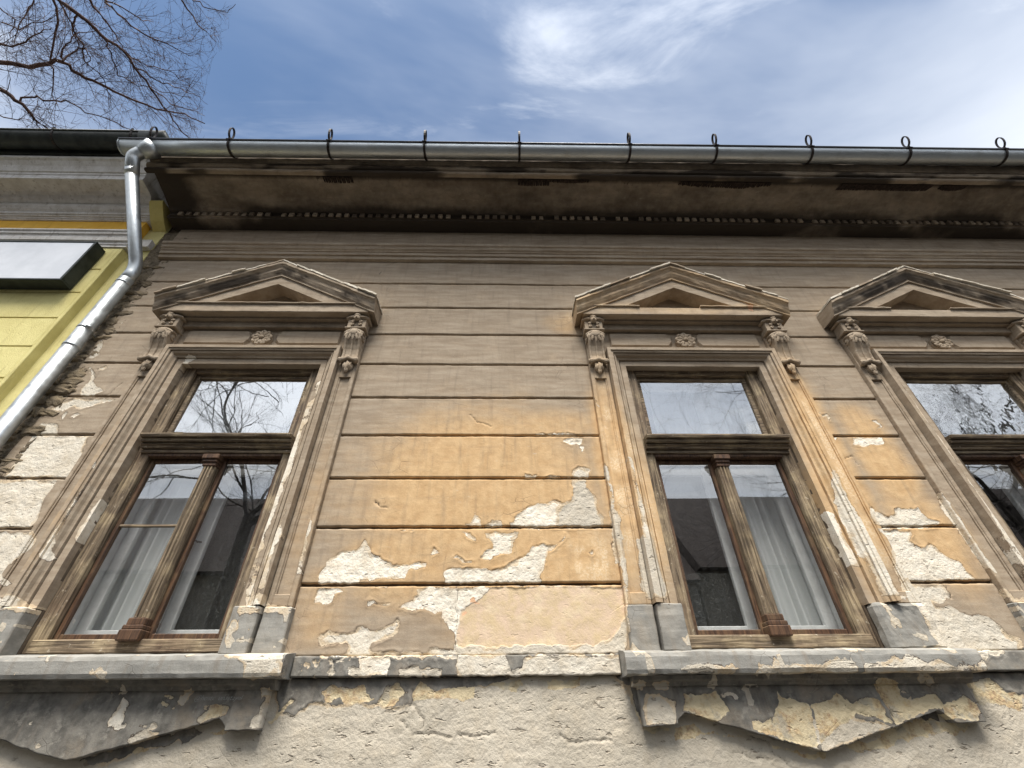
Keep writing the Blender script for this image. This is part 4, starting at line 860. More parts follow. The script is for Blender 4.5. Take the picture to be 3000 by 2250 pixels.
def pediment(xc, i):
    HW, ZT, ZA = 1.005, 4.850, 5.370; sl = (ZA - ZT) / HW
    sec = [(0.02, 0.012), (-0.225, 0.0), (-0.236, -0.006), (-0.236, -0.030), (-0.222, -0.038), (-0.206, -0.060), (-0.203, -0.090), (-0.190, -0.118), (-0.176, -0.136), (-0.176, -0.152), (0.02, -0.152)]
    n = len(sec); K = 60; V = []
    sd = 100 + i * 31
    for j in range(K + 1):
        x = -HW + 2 * HW * j / K
        for q, (y, dz) in enumerate(sec):
            e = (vnoise(np.array([x * 13]), np.array([q * 3.7]), sd)[0] - 0.5) * 0.008; e2 = (vnoise(np.array([x * 30]), np.array([q * 3.7]), sd + 3)[0] - 0.5) * (0.012 if q in (1, 2, 3) else 0.004)
            V.append((xc + x, y + e, ZA - sl * abs(x) + dz + e2))
    F = [(j * n + q, j * n + (q + 1) % n, (j + 1) * n + (q + 1) % n, (j + 1) * n + q) for j in range(K) for q in range(n)] + [tuple(range(n)), tuple(range(K * n, K * n + n))]
    m = MB(); m.add(V, F); me = m.mesh('pediment')
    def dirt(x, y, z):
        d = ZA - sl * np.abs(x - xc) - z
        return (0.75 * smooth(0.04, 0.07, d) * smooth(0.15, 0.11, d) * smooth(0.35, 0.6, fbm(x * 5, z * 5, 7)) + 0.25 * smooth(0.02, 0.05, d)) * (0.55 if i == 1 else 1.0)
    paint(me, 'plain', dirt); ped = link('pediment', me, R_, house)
    if i == 1:
        pa = me.attributes['pa']; arr = np.empty(len(me.vertices) * 4, np.float32); pa.data.foreach_get('color', arr); arr = arr.reshape(-1, 4); arr[:, 1] = 0.42; pa.data.foreach_set('color', arr.ravel())
    # flat raking band with the triangular opening
    fb = MB(); zb_ = 4.812; d0, d1 = 0.150, 0.262
    xo = (ZA - d0 - zb_) / sl; xi = (ZA - d1 - zb_) / sl
    xo = min(xo, 0.94)
    o_ = [(-xo, zb_), (0, ZA - d0), (xo, zb_)]; q_ = [(-xi, zb_), (0, ZA - d1), (xi, zb_)]
    for a, b in ((0, 1), (1, 2)):
        pts = [o_[a], o_[b], q_[b], q_[a]]
        fb.add([(xc + p[0], -0.160, p[1]) for p in pts] + [(xc + p[0], 0.01, p[1]) for p in pts], [(0, 1, 2, 3), (7, 6, 5, 4), (0, 4, 5, 1), (2, 6, 7, 3), (1, 5, 6, 2), (3, 7, 4, 0)])
    rmesh('raking_band', fb, ped, 'trim', 0.04, 0.002, seed=30 + i)
    ty = MB(); ty.add([(xc - xi, -0.006, zb_), (xc, -0.006, ZA - d1), (xc + xi, -0.006, zb_), (xc - xi, 0.01, zb_), (xc, 0.01, ZA - d1), (xc + xi, 0.01, zb_)], [(0, 1, 2), (5, 4, 3), (0, 3, 4, 1), (1, 4, 5, 2), (2, 5, 3, 0)])
    rmesh('tympanum', ty, ped, 'plain', 0.08, 0.002, lambda x, y, z: 0.45 + 0 * x)  # shade of the recess put into its colour as an even dark tone
    bm_ = MB(); bm_.bbox(xc - 0.945, xc + 0.945, -0.165, 0.01, 4.712, 4.808, 0.005)
    rmesh('beam', bm_, ped, 'trim', 0.035, 0.003, seed=33 + i)
    bb = MB()
    bb.bbox(xc - 0.92, xc + 0.92, -0.095, 0.01, 4.688, 4.713, 0.004); bb.bbox(xc - 0.78, xc + 0.78, -0.055, 0.01, 4.62, 4.689, 0.004)
    rmesh('bed_moulding', bb, ped, 'plain', 0.05, 0.002, lambda x, y, z: 0.40 + 0.3 * (fbm(x * 3, z * 8, 4) - 0.5))
    for a, b in ([(-0.945, 0.945)] if i == 0 else ([(-0.92, -0.40), (0.18, 0.94)])):
        fl_ = MB(); fl_.bbox(xc + a, xc + b, -0.184, -0.02, 4.809, 4.826, 0.004); rmesh('beam_fillet', fl_, ped, 'trim', 0.03, 0.004, seed=60 + i)
    # broken cover tiles lying on the slopes
    for s in (-1, 1):
        x = 0.0
        while x < HW - 0.02:
            L = rng.uniform(0.10, 0.24); x1 = min(x + L, HW + 0.01)
            t = MB(); y0 = -0.238 - rng.uniform(0.0, 0.022); th = rng.uniform(0.012, 0.022); lift = rng.uniform(0.003, 0.010)
            for (xa, xb) in ((x, x1),):
                pv = [(xc + s * xa, y0, ZA - sl * xa + lift), (xc + s * xb, y0 + rng.uniform(-0.008, 0.010), ZA - sl * xb + lift), (xc + s * xb, 0.0, ZA - sl * xb + 0.02), (xc + s * xa, 0.0, ZA - sl * xa + 0.02)]
                t.add(pv + [(p[0], p[1], p[2] + th) for p in pv], [(3, 2, 1, 0), (4, 5, 6, 7), (0, 1, 5, 4), (1, 2, 6, 5), (2, 3, 7, 6), (3, 0, 4, 7)])
            me2 = sub_mesh(t, 0.03); wear(me2, 0.005, 30, rng.randint(0, 99)); F2 = fields(np.zeros(len(me2.vertices)), np.zeros(len(me2.vertices)), 'plain')
            F2['peel'][:] = 0.1 if rng.random() < 0.8 else -0.1; F2['pale'][:] = rng.uniform(0.3, 0.9); set_attr(me2, F2); link('cover_tile', me2, R_, ped)
            x = x1
    return ped

def rosette(xc, parent, tilt):
    m = MB(); zc = 4.495; yc = -0.034
    for i in range(9):
        a = i * 2 * math.pi / 9; d = Vector((math.sin(a), 0, math.cos(a)))
        for e in (-1, 1):
            m.ell(Vector((xc, yc - 0.008, zc)) + d * 0.040 + Vector((d.z, 0, -d.x)) * e * 0.010, (0.012, 0.013, 0.028), 7, 6, Matrix.Rotation(a + e * 0.12, 3, 'Y'))
        m.ell(Vector((xc, yc - 0.012, zc)) + d * 0.062, (0.016, 0.009, 0.010), 7, 5, Matrix.Rotation(a, 3, 'Y'))
    m.ell((xc, yc - 0.016, zc), (0.017, 0.016, 0.017), 9, 6)
    m.tube([(xc, yc + 0.030, zc), (xc, yc + 0.002, zc)], [0.066, 0.066], 18)
    m.v = [(xc + (x - xc) * 1.32, yc + (y - yc) * 1.25, zc + (z - zc) * 1.25) for x, y, z in m.v]
    o = rmesh('rosette', m, parent, 'plain', 0.05, 0.0018, seed=44)
    return o

def sash(xc, x0, x1, z0, z1, y, parent, wid=0.030, name='sash', mat=None, dep=0.035, hand=False):
    m = MB()
    m.bbox(xc + x0, xc + x0 + wid, y, y + dep, z0, z1, 0.004); m.bbox(xc + x1 - wid, xc + x1, y, y + dep, z0, z1, 0.004)
    m.bbox(xc + x0 + wid, xc + x1 - wid, y + 0.002, y + dep, z1 - wid, z1, 0.004); m.bbox(xc + x0 + wid, xc + x1 - wid, y + 0.002, y + dep, z0, z0 + wid * 1.15, 0.004)
    return m.build(name, mat or WD, parent)
def pane(xc, x0, x1, z0, z1, y, parent, gl, ry=0.0, rx=0.0):
    nx, nz = 10, 12; V = []; F = []
    for k, yo in enumerate((0, 0.004)):
        for j in range(nz + 1):
            for i in range(nx + 1):
                u = i / nx - 0.5; v = j / nz - 0.5
                V.append((xc + x0 + (x1 - x0) * i / nx, y + yo + u * (x1 - x0) * ry + v * (z1 - z0) * rx, z0 + (z1 - z0) * j / nz))
    q = (nx + 1) * (nz + 1)
    m = MB(); m.add(V, [(j * (nx + 1) + i, j * (nx + 1) + i + 1, (j + 1) * (nx + 1) + i + 1, (j + 1) * (nx + 1) + i) for j in range(nz) for i in range(nx)])
    m.f = m.f   # single sheet of old drawn glass, 4 mm edge closed below
    m2 = MB(); m2.v = V[:q]; m2.f = m.f
    me = bpy.data.meshes.new('pane'); me.from_pydata(m2.v, [], m2.f); me.update(); me.polygons.foreach_set('use_smooth', [True] * len(me.polygons))
    return link('pane', me, gl, parent)

def make_window(xc, i):
    # outer frame (the part), with everything set into it below
    f = MB(); fw = 0.098; y0, y1 = 0.045, 0.155
    f.bbox(xc - OW, xc - OW + fw, y0, y1, OZ0, OZ1 + 0.09, 0.006); f.bbox(xc + OW - fw, xc + OW, y0, y1, OZ0, OZ1 + 0.09, 0.006)
    me = f.mesh('window'); me = sub_mesh(f, 0.05); wear(me, 0.003, 8, 70 + i); win = link('window', me, WV, house)
    win['label'] = ['weathered brown wooden window nearest the yellow house', 'weathered brown wooden window in the middle of the facade', 'weathered brown wooden window cut by the right edge'][i]
    h = MB(); h.bbox(xc - OW + fw, xc + OW - fw, y0 + 0.003, y1, OZ1 - 0.045, OZ1 + 0.09, 0.005); me = sub_mesh(h, 0.05); wear(me, 0.002, 8, 3); link('head_rail', me, WH, win)
    b = MB(); b.bbox(xc - OW + 0.03, xc + OW - 0.03, y0 - 0.012, y1, OZ0 + 0.002, OZ0 + 0.075, 0.006); me = sub_mesh(b, 0.05); wear(me, 0.002, 8, 5); link('bottom_rail', me, WH, win)
    iw = OW - fw
    t = sweep_x('transom', [(0.10, 3.350), (0.028, 3.352), (0.028, 3.374), (0.040, 3.376), (0.040, 3.382), (0.010, 3.384), (0.006, 3.398), (-0.006, 3.404), (-0.006, 3.412), (0.010, 3.414), (0.010, 3.420), (-0.026, 3.422), (-0.030, 3.440), (-0.016, 3.442), (-0.016, 3.447), (-0.050, 3.450), (-0.056, 3.464), (-0.056, 3.476), (0.10, 3.494)], xc - 0.565, xc + 0.565, win, 'trim', 0.05, 0.0015, None, WH)
    tb = MB(); tb.bbox(xc - iw, xc + iw, 0.040, y1, 3.325, 3.351, 0.004); tb.build('transom_rail', WD, win)
    mu = MB(); mu.bbox(xc - 0.045, xc + 0.045, 0.032, y1, 2.21, 3.27, 0.006)
    for e in (-0.024, 0.0, 0.024): mu.tube([(xc + e, 0.032, 2.22), (xc + e, 0.032, 3.26)], 0.0085, 8)
    mu.build('mullion', WV, win)
    cp = MB(); cp.bbox(xc - 0.050, xc + 0.050, 0.018, 0.12, 3.235, 3.262, 0.004); cp.bbox(xc - 0.055, xc + 0.055, 0.008, 0.12, 3.262, 3.285, 0.005); cp.bbox(xc - 0.062, xc + 0.062, -0.004, 0.12, 3.285, 3.326, 0.006); cp.build('mullion_cap', WD, win)
    bs = MB(); bs.bbox(xc - 0.052, xc + 0.052, 0.010, 0.12, 2.175, 2.215, 0.005); bs.bbox(xc - 0.060, xc + 0.060, 0.000, 0.12, 2.150, 2.176, 0.005); bs.bbox(xc - 0.066, xc + 0.066, -0.006, 0.12, 2.092, 2.151, 0.006); bs.build('mullion_base', WD, win)
    rc = random.Random(40 + i)
    sp = [(-iw + 0.004, iw - 0.004, 3.480, OZ1 - 0.049, 'transom_sash', WH), (-iw + 0.004, -0.047, 2.108, 3.322, 'sash', WD), (0.047, iw - 0.004, 2.108, 3.322, 'sash', WD)]
    for q, (a, b_, za, zb_, nm, mt) in enumerate(sp):
        s = sash(xc, a, b_, za, zb_, 0.085, win, 0.034 if q == 0 else 0.028, nm, mt)
        glm = GL[(0, 1, 2)[i]] if q == 0 else GL[1]
        pane(xc, a + 0.02, b_ - 0.02, za + 0.02, zb_ - 0.02, 0.102, win, glm if not (q == 0 and i == 1) else GLM, rc.uniform(-0.012, 0.012), rc.uniform(-0.008, 0.008))
    if i == 0:
        mm = MB(); mm.bbox(xc - iw + 0.03, xc - 0.072, 0.088, 0.112, 2.80, 2.816, 0.003); mm.build('glazing_bar', WH, win)
    # inner casements, painted white
    for (a, b_, za, zb_) in ((-0.52, -0.004, 2.10, 3.34), (0.004, 0.52, 2.10, 3.34), (-0.52, 0.52, 3.42, 4.20)):
        s = sash(xc, a, b_, za, zb_, 0.235, win, 0.074, 'inner_sash', WHT, 0.04)
        pane(xc, a + 0.05, b_ - 0.05, za + 0.05, zb_ - 0.05, 0.255, win, GLI)
    ib = MB(); ib.bbox(xc - 0.55, xc + 0.55, 0.225, 0.29, 3.341, 3.419, 0.004); ib.bbox(xc - OW + 0.001, xc - 0.521, 0.16, 0.30, 2.04, 4.27, 0.003); ib.bbox(xc + 0.521, xc + OW - 0.001, 0.16, 0.30, 2.04, 4.27, 0.003); ib.bbox(xc - 0.55, xc + 0.55, 0.16, 0.30, 4.205, 4.29, 0.003); ib.bbox(xc - 0.55, xc + 0.55, 0.16, 0.30, 2.03, 2.098, 0.003)
    ib.build('inner_frame', WHT, win)
    hh = MB(); hh.tube([(xc + 0.02, 0.232, 2.74), (xc + 0.02, 0.205, 2.74), (xc + 0.03, 0.200, 2.735), (xc + 0.065, 0.200, 2.728)], 0.007, 6); hh.build('handle', IRON, win)
    # ---- plaster dressings
    sur = frame_sweep('window_surround', [(0.0, 0.10), (0.0, -0.022), (0.048, -0.024), (0.050, -0.010), (0.057, -0.010), (0.059, -0.036), (0.068, -0.038), (0.076, -0.044), (0.086, -0.064), (0.100, -0.074), (0.102, -0.058), (0.108, -0.058), (0.110, -0.082), (0.128, -0.084), (0.130, -0.094), (0.158, -0.096), (0.162, 0.025)], OW, 2.262, OZ1, xc, house, seed=i * 13)
    for s in (-1, 1):
        p = MB(); xa, xb = (xc - PO, xc - 0.765) if s < 0 else (xc + 0.765, xc + PO)
        wdt = xb - xa
        p.bbox(xa, xa + 0.030, -0.036, 0.028, 2.262, 4.70, 0.004); p.bbox(xb - 0.030, xb, -0.036, 0.028, 2.262, 4.70, 0.004)
        p.bbox(xa + 0.03, xb - 0.03, -0.036, 0.028, 4.045, 4.70, 0.004); p.bbox(xa + 0.03, xb - 0.03, -0.036, 0.028, 2.262, 2.33, 0.004); p.bbox(xa + 0.029, xb - 0.029, -0.016, 0.028, 2.32, 4.05, 0.002)
        p.tube([(xa + 0.034, -0.022, 2.33), (xa + 0.034, -0.022, 4.043)], 0.007, 6); p.tube([(xb - 0.034, -0.022, 2.33), (xb - 0.034, -0.022, 4.043)], 0.007, 6)
        rmesh('pilaster', p, sur, 'trim', 0.035, 0.002, seed=5 + i)
        console(xc, s, house)
        if not (i == 1 and s == 1):
            for (u0, u1, dd) in ((0.0, 0.155, -0.085), (0.170, 0.335, -0.055)):
                k = MB(); a, b_ = sorted((xc + s * (OW + u0 - (0.0 if u0 else 0.0)), xc + s * (OW + u1))); k.bbox(a, b_, dd, 0.03, 2.008, 2.258, 0.006)
                rmesh('plinth_block', k, sur, 'plinth', 0.03, 0.004, seed=11 + i)
        else:
            k = MB(); k.bbox(xc + OW, xc + PO + 0.01, -0.058, 0.03, 2.008, 2.262, 0.02); rmesh('plinth_block', k, sur, 'plinth', 0.03, 0.010, seed=91)
    fr = MB(); fr.bbox(xc - 0.765, xc + 0.765, -0.006, 0.028, 4.365, 4.70, 0.003); frz = rmesh('frieze_panel', fr, sur, 'trim', 0.05, 0.002)
    for s in (-1, 1):
        sl_ = MB(); a, b_ = 0.115, 0.70
        pv = [(a + 0.035, 4.425), (b_, 4.425), (b_, 4.60), (a + 0.03, 4.60), (a, 4.545), (a, 4.47)]; pc = [(p[0] + (0.012 if p[0] < 0.3 else -0.012), p[1] + (0.022 if p[1] < 4.5 else -0.012)) for p in pv]
        vs = [(xc + s * p[0], -0.006, p[1]) for p in pv] + [(xc + s * p[0], -0.030, p[1]) for p in pc]
        sl_.add(vs, [tuple(range(6, 12)), tuple(range(5, -1, -1))] + [(j, (j + 1) % 6, (j + 1) % 6 + 6, j + 6) for j in range(6)])
        rmesh('raised_panel', sl_, sur, 'trim', 0.04, 0.0015, seed=21 + s)
    rosette(xc, sur, 0)
    pediment(xc, i)
    # ---- sill and apron
    sill = sweep_x('window_sill', [(0.045, 2.030), (-0.115, 2.006), (-0.140, 1.996), (-0.146, 1.975), (-0.144, 1.915), (-0.136, 1.896), (-0.10, 1.893), (0.025, 1.893)], xc - SW + 0.005, xc + SW - 0.005, house, 'sill', 0.012, 0.007 if i == 1 else 0.004, None, None, True, 50 + i)
    bmx = MB(); bmx.prism([(0.02, 1.892), (-0.085, 1.892), (-0.078, 1.872), (-0.060, 1.862), (-0.052, 1.846), (0.02, 1.842)], xc - SW + 0.05, xc + SW - 0.05)
    rmesh('bed_moulding', bmx, sill, 'apron', 0.04, 0.003, lambda x, y, z: 0.3 + 0 * x)
    # apron: two square ends and a flat V between, standing proud of the lower wall
    pts = [(-0.93, 1.845), (0.93, 1.845), (0.93, 1.672), (0.745, 1.672), (0.70, 1.725), (0.0, 1.552), (-0.70, 1.725), (-0.745, 1.672), (-0.93, 1.672)]
    make_apron(xc, pts, i)
    return win
def make_apron(xc, pts, i):
    st = 0.0085; xs = np.arange(-0.93, 0.93 + 1e-6, st); n = len(xs)
    low = np.interp(xs, [-0.93, -0.745, -0.7449, -0.70, 0.0, 0.70, 0.7449, 0.745, 0.93], [1.672, 1.672, 1.690, 1.725, 1.552, 1.725, 1.690, 1.672, 1.672])
    low = low + (fbm(xs * 14, xs * 0, 5 + i, 4) - 0.5) * 0.016
    nz = 34; V = []
    T = np.linspace(0, 1, nz)
    Zg = low[:, None] + (1.846 - low[:, None]) * T[None]; X = np.repeat(xs[:, None], nz, 1) + xc
    F = fields(X.ravel(), Zg.ravel(), 'apron')
    pl = smooth(-0.004, 0.004, F['peel']); box = np.abs(X - xc) > 0.745
    Y = -0.036 - 0.012 * box.ravel() + (fbm(X.ravel() * 3, Zg.ravel() * 3, 9 + i) - 0.5) * 0.012 + pl * (0.004 + (fbm(X.ravel() * 30, Zg.ravel() * 30, 3) - 0.5) * 0.009) + F['crack'] * 0.006
    V = np.stack([X.ravel(), Y, Zg.ravel()], 1); idx = np.arange(n * nz).reshape(n, nz)
    f = np.stack([idx[:-1, :-1], idx[1:, :-1], idx[1:, 1:], idx[:-1, 1:]], -1).reshape(-1, 4)
    # bottom edge and ends return to the wall
    k0 = len(V); lowv = V[idx[:, 0]].copy(); lowv[:, 1] = 0.03; e0 = V[idx[0]].copy(); e0[:, 1] = 0.03; e1 = V[idx[-1]].copy(); e1[:, 1] = 0.03
    V = np.concatenate([V, lowv, e0, e1]); fl_ = []
    for j in range(n - 1): fl_.append((idx[j, 0], k0 + j, k0 + j + 1, idx[j + 1, 0]))
    for j in range(nz - 1): fl_.append((idx[0, j], idx[0, j + 1], k0 + n + j + 1, k0 + n + j)); fl_.append((idx[-1, j], k0 + n + nz + j, k0 + n + nz + j + 1, idx[-1, j + 1]))
    f = np.concatenate([f, np.array(fl_)])
    me = mesh_np('apron_panel', V, f); paint(me, 'apron')
    ap = link('apron_panel', me, R_, house, True)
    if i == 0:      # chalked writing under the sill
        CH = mat_plain('chalk', (0.30, 0.31, 0.30), (0.40, 0.41, 0.39), 60, 0.95)
        for body, x, z, size, y in (('@hostc_unastayul', WX[0] + 0.545, 1.800, 0.034, -0.056), ('delln', WX[0] + 0.30, 1.945, 0.026, -0.155)):
            cu = bpy.data.curves.new('chalk_writing', 'FONT'); cu.body = body; cu.size = size; cu.shear = 0.35; cu.extrude = 0.0004; cu.resolution_u = 2; cu.offset = -0.0006
            to = bpy.data.objects.new('tmp', cu); C.objects.link(to); bpy.context.view_layer.update()
            me2 = bpy.data.meshes.new_from_object(to.evaluated_get(bpy.context.evaluated_depsgraph_get())); bpy.data.objects.remove(to)
            me2.transform(Matrix.Translation((x, y, z)) @ Matrix.Rotation(rad(90), 4, 'X')); me2.materials.clear()
            link('chalk_writing', me2, CH, ap)
    return ap
GLM = mat_glass(0.00005, 0.36, 1.2)
GLI = mat_glass(0.0002, 0.04, 2.0)
for i, c in enumerate(WX): make_window(c, i)
# rooms behind the panes
rm = MB()
rm.add([(-3.8, 0.5, 1.2), (8.9, 0.5, 1.2), (8.9, 4.2, 1.2), (-3.8, 4.2, 1.2), (-3.8, 0.5, 4.75), (8.9, 0.5, 4.75), (8.9, 4.2, 4.75), (-3.8, 4.2, 4.75)], [(0, 1, 2, 3), (7, 6, 5, 4), (2, 6, 7, 3), (1, 5, 6, 2), (3, 7, 4, 0)])
rm.box(-0.35, -0.2, 0.5, 4.2, 1.2, 4.75); rm.box(2.85, 2.98, 0.5, 4.2, 1.2, 4.75)
rm.build('room_lining', ROOM, house, fix=False)
# curtains
def curtain(xc, x0, x1, z0, z1, y, mat, label, folds=9, amp=0.022, seed=1, name='curtain'):
    nx, nz = 90, 14; r_ = random.Random(seed); ph = [r_.uniform(0, 6.28) for _ in range(4)]
    V = []
    for j in range(nz + 1):
        v = j / nz
        for i in range(nx + 1):
            u = i / nx
            yy = amp * (math.sin(u * folds * 6.28 + ph[0] + 0.4 * math.sin(v * 3 + ph[1])) + 0.5 * math.sin(u * folds * 10.1 + ph[2]) + 0.3 * math.sin(v * 5 + u * 9)) * (1.1 - 0.4 * v)
            V.append((xc + x0 + (x1 - x0) * u, y + yy, z0 + (z1 - z0) * v))
    F = [(j * (nx + 1) + i, j * (nx + 1) + i + 1, (j + 1) * (nx + 1) + i + 1, (j + 1) * (nx + 1) + i) for j in range(nz) for i in range(nx)]
    me = bpy.data.meshes.new(name); me.from_pydata(V, [], F); me.update()
    o = link(name, me, mat, None, True); return props(o, label, 'curtain', 'curtains behind the panes')
curtain(WX[0], -0.56, 0.02, 2.05, 4.25, 0.335, CUR, 'white folded curtain behind the left pane of the window nearest the yellow house', 7, 0.022, 1)
curtain(WX[0], 0.03, 0.56, 2.05, 3.40, 0.37, LACE, 'dark patterned lace curtain behind the right pane of the window nearest the yellow house', 5, 0.016, 2, 'lace_curtain')
curtain(WX[1], 0.10, 0.58, 2.05, 4.25, 0.335, CUR, 'white folded curtain behind the right pane of the middle window', 6, 0.024, 3)
curtain(WX[1], -0.30, 0.12, 3.43, 4.25, 0.40, CUR, 'short white curtain across the top light of the middle window', 4, 0.010, 5)
curtain(WX[1], -0.56, 0.0, 2.05, 2.55, 0.37, LACE, 'low dark lace curtain with flowers behind the left pane of the middle window', 5, 0.014, 4, 'lace_curtain')
curtain(WX[2], 0.05, 0.57, 2.05, 4.25, 0.335, CUR, 'pale curtain behind the window at the right edge', 6, 0.022, 6)

# ================================================================== THE YELLOW HOUSE NEXT DOOR
yh = empty('yellow_house', (-4.0, 0, 0), 'pale yellow rendered house with white cornice and orange band at left', 'house')
YF = -0.083; YR = -4.068; YLX = -11.0
m = MB(); m.box(YLX, -3.866, 0.02, 0.5, 0, 6.9); m.build('wall_core', JOINT, yh)
m = MB(); m.box(-4.075, -3.866, 0.0, 0.019, 0, 6.35); me = sub_mesh(m, 0.05); wear(me, 0.003, 7, 2); link('wall_margin', me, YEL, yh)
zj = [0.0] + [5.404 - 0.3555 * k for k in range(14, -1, -1)] + [5.765]
for a, b in zip(zj[:-1], zj[1:]):
    m = MB(); m.bbox(YLX, YR - 0.035, YF, 0.019, a + 0.0055, b - 0.0055, 0.004); me = m.mesh('wall_course'); link('wall_course', me, YEL, yh)
m = MB(); m.bbox(YR - 0.036, YR, YF, 0.019, 0.0, 5.765, 0.004); me = sub_mesh(m, 0.05); wear(me, 0.003, 6, 8); link('corner_strip', me, YEL, yh)
m = MB(); m.box(YLX, YR - 0.036, YF + 0.014, 0.018, 0.0, 5.77); m.build('joint_backing', YELD, yh)
ymat = WMO
def yband(name, prof, x1, mat): 
    return sweep_x(name, prof, YLX, x1, yh, 'plain', 0.2, 0.002, None, mat, True, 9)
yband('lower_moulding', [(0.018, 5.772), (YF - 0.012, 5.772), (YF - 0.012, 5.80), (YF - 0.022, 5.806), (YF - 0.024, 5.832), (YF - 0.045, 5.845), (YF - 0.050, 5.880), (YF - 0.040, 5.89), (YF - 0.045, 5.93), (YF - 0.062, 5.938), (YF - 0.066, 5.965), (YF - 0.08, 5.975), (YF - 0.08, 5.995), (0.018, 6.01)], YR + 0.03, WMO)
yband('orange_frieze', [(0.018, 6.011), (YF, 6.011), (YF, 6.262), (0.018, 6.262)], YR, ORG)
yband('cornice', [(0.018, 6.263), (-0.100, 6.263), (-0.100, 6.278), (-0.112, 6.280), (-0.114, 6.292), (-0.130, 6.296), (-0.130, 6.312), (-0.145, 6.316), (-0.150, 6.34), (-0.175, 6.362), (-0.192, 6.385), (-0.196, 6.388), (-0.196, 6.436), (-0.215, 6.44), (-0.245, 6.462), (-0.27, 6.490), (-0.29, 6.500), (-0.30, 6.505),
       (-0.43, 6.520), (-0.445, 6.524), (-0.445, 6.592), (-0.455, 6.600), (-0.457, 6.626), (-0.47, 6.632), (-0.50, 6.70), (-0.535, 6.745), (-0.56, 6.76), (-0.56, 6.80), (0.018, 6.82)], YR + 0.05, WMO)
m = MB(); m.prism([(0.0, 6.20), (-0.10, 6.263), (-0.19, 6.36), (-0.24, 6.42), (-0.24, 6.45), (0.0, 6.45)], YR + 0.052, -3.868); me = sub_mesh(m, 0.05); wear(me, 0.006, 9, 3); link('cornice_end', me, YELD, yh)
m = MB(); m.box(-4.03, -3.868, -0.06, -0.001, 5.84, 5.95); me = sub_mesh(m, 0.04); wear(me, 0.010, 12, 4); link('moulding_stub', me, WMO, yh)
# its gutter and roof
def yarc(r, n=14): return [(-0.665 + r * math.cos(math.pi + math.pi * i / n), 6.955 + r * math.sin(math.pi + math.pi * i / n)) for i in range(n + 1)]
m = MB(); P_ = yarc(0.105) + [(y, z) for y, z in yarc(0.10)][::-1]; m.prism(P_, YLX, -3.80); yg = m.build('gutter', GUTD, yh, True)
m = MB(); m.tube([(YLX, -0.772, 6.958), (-3.79, -0.772, 6.958)], 0.012, 8); m.build('gutter_bead', GUTD, yg, True)
m = MB(); m.prism([(-0.665 + 0.118 * math.cos(t), 6.962 + 0.118 * math.sin(t)) for t in [math.pi + math.pi * i / 14 for i in range(15)]] + [(-0.56, 6.99), (-0.77, 6.99)], -4.06, -3.79); m.build('gutter_end', GUTD, yg, True)
for x in (-4.14, -5.0, -5.9):
    m = MB(); m.tube([(x, -0.78, 6.95), (x, -0.79, 6.985), (x, -0.74, 6.99)], 1, 4, True, (0.011, 0.004)); m.tube([(x, y, z) for y, z in yarc(0.110)], 1, 4, True, (0.012, 0.004)); m.build('bracket', IRON, yg)
m = MB(); m.box(YLX, -3.86, -0.575, -0.02, 6.825, 6.95); m.build('eaves_board', GUTD, yh)
m = MB(); m.add([(YLX, -0.60, 7.0), (-3.86, -0.60, 7.0), (-3.86, 5, 10.4), (YLX, 5, 10.4), (YLX, -0.60, 6.955), (-3.86, -0.60, 6.955), (-3.86, 5, 10.3), (YLX, 5, 10.3)], [(0, 1, 2, 3), (7, 6, 5, 4), (0, 4, 5, 1), (1, 5, 6, 2), (2, 6, 7, 3), (3, 7, 4, 0)]); m.build('roof', ROOF, yh, fix=False)
# light box sign on the yellow house
sg = empty('wall_sign', (-5.0, -0.15, 5.07), 'blank white box sign in a dark frame on the yellow wall', 'sign')
x1, x0_, za, zb2, yf, yb = -4.205, -6.4, 5.072, 5.690, -0.218, YF - 0.006
m = MB(); fw_ = 0.020
m.bbox(x0_, x1, yf, yb, zb2 - fw_, zb2, 0.003); m.bbox(x0_, x1, yf, yb, za, za + fw_, 0.003); m.bbox(x1 - fw_, x1, yf, yb, za + fw_, zb2 - fw_, 0.003); m.bbox(x0_, x0_ + fw_, yf, yb, za + fw_, zb2 - fw_, 0.003); m.box(x0_ + fw_, x1 - fw_, yb - 0.012, yb, za + fw_, zb2 - fw_)
m.build('sign_frame', mat_plain('dark_aluminium', (0.020, 0.026, 0.026), (0.045, 0.052, 0.05), 9, 0.5, 0.001, 50, 0.4), sg)
m = MB(); m.bbox(x0_ + fw_, x1 - fw_, yf + 0.006, yf + 0.012, za + fw_, zb2 - fw_, 0.001); m.build('sign_panel', mat_plain('white_acrylic', (0.50, 0.52, 0.56), (0.60, 0.62, 0.66), 3, 0.22, 0.0005, 20, 0, 0.5), sg)

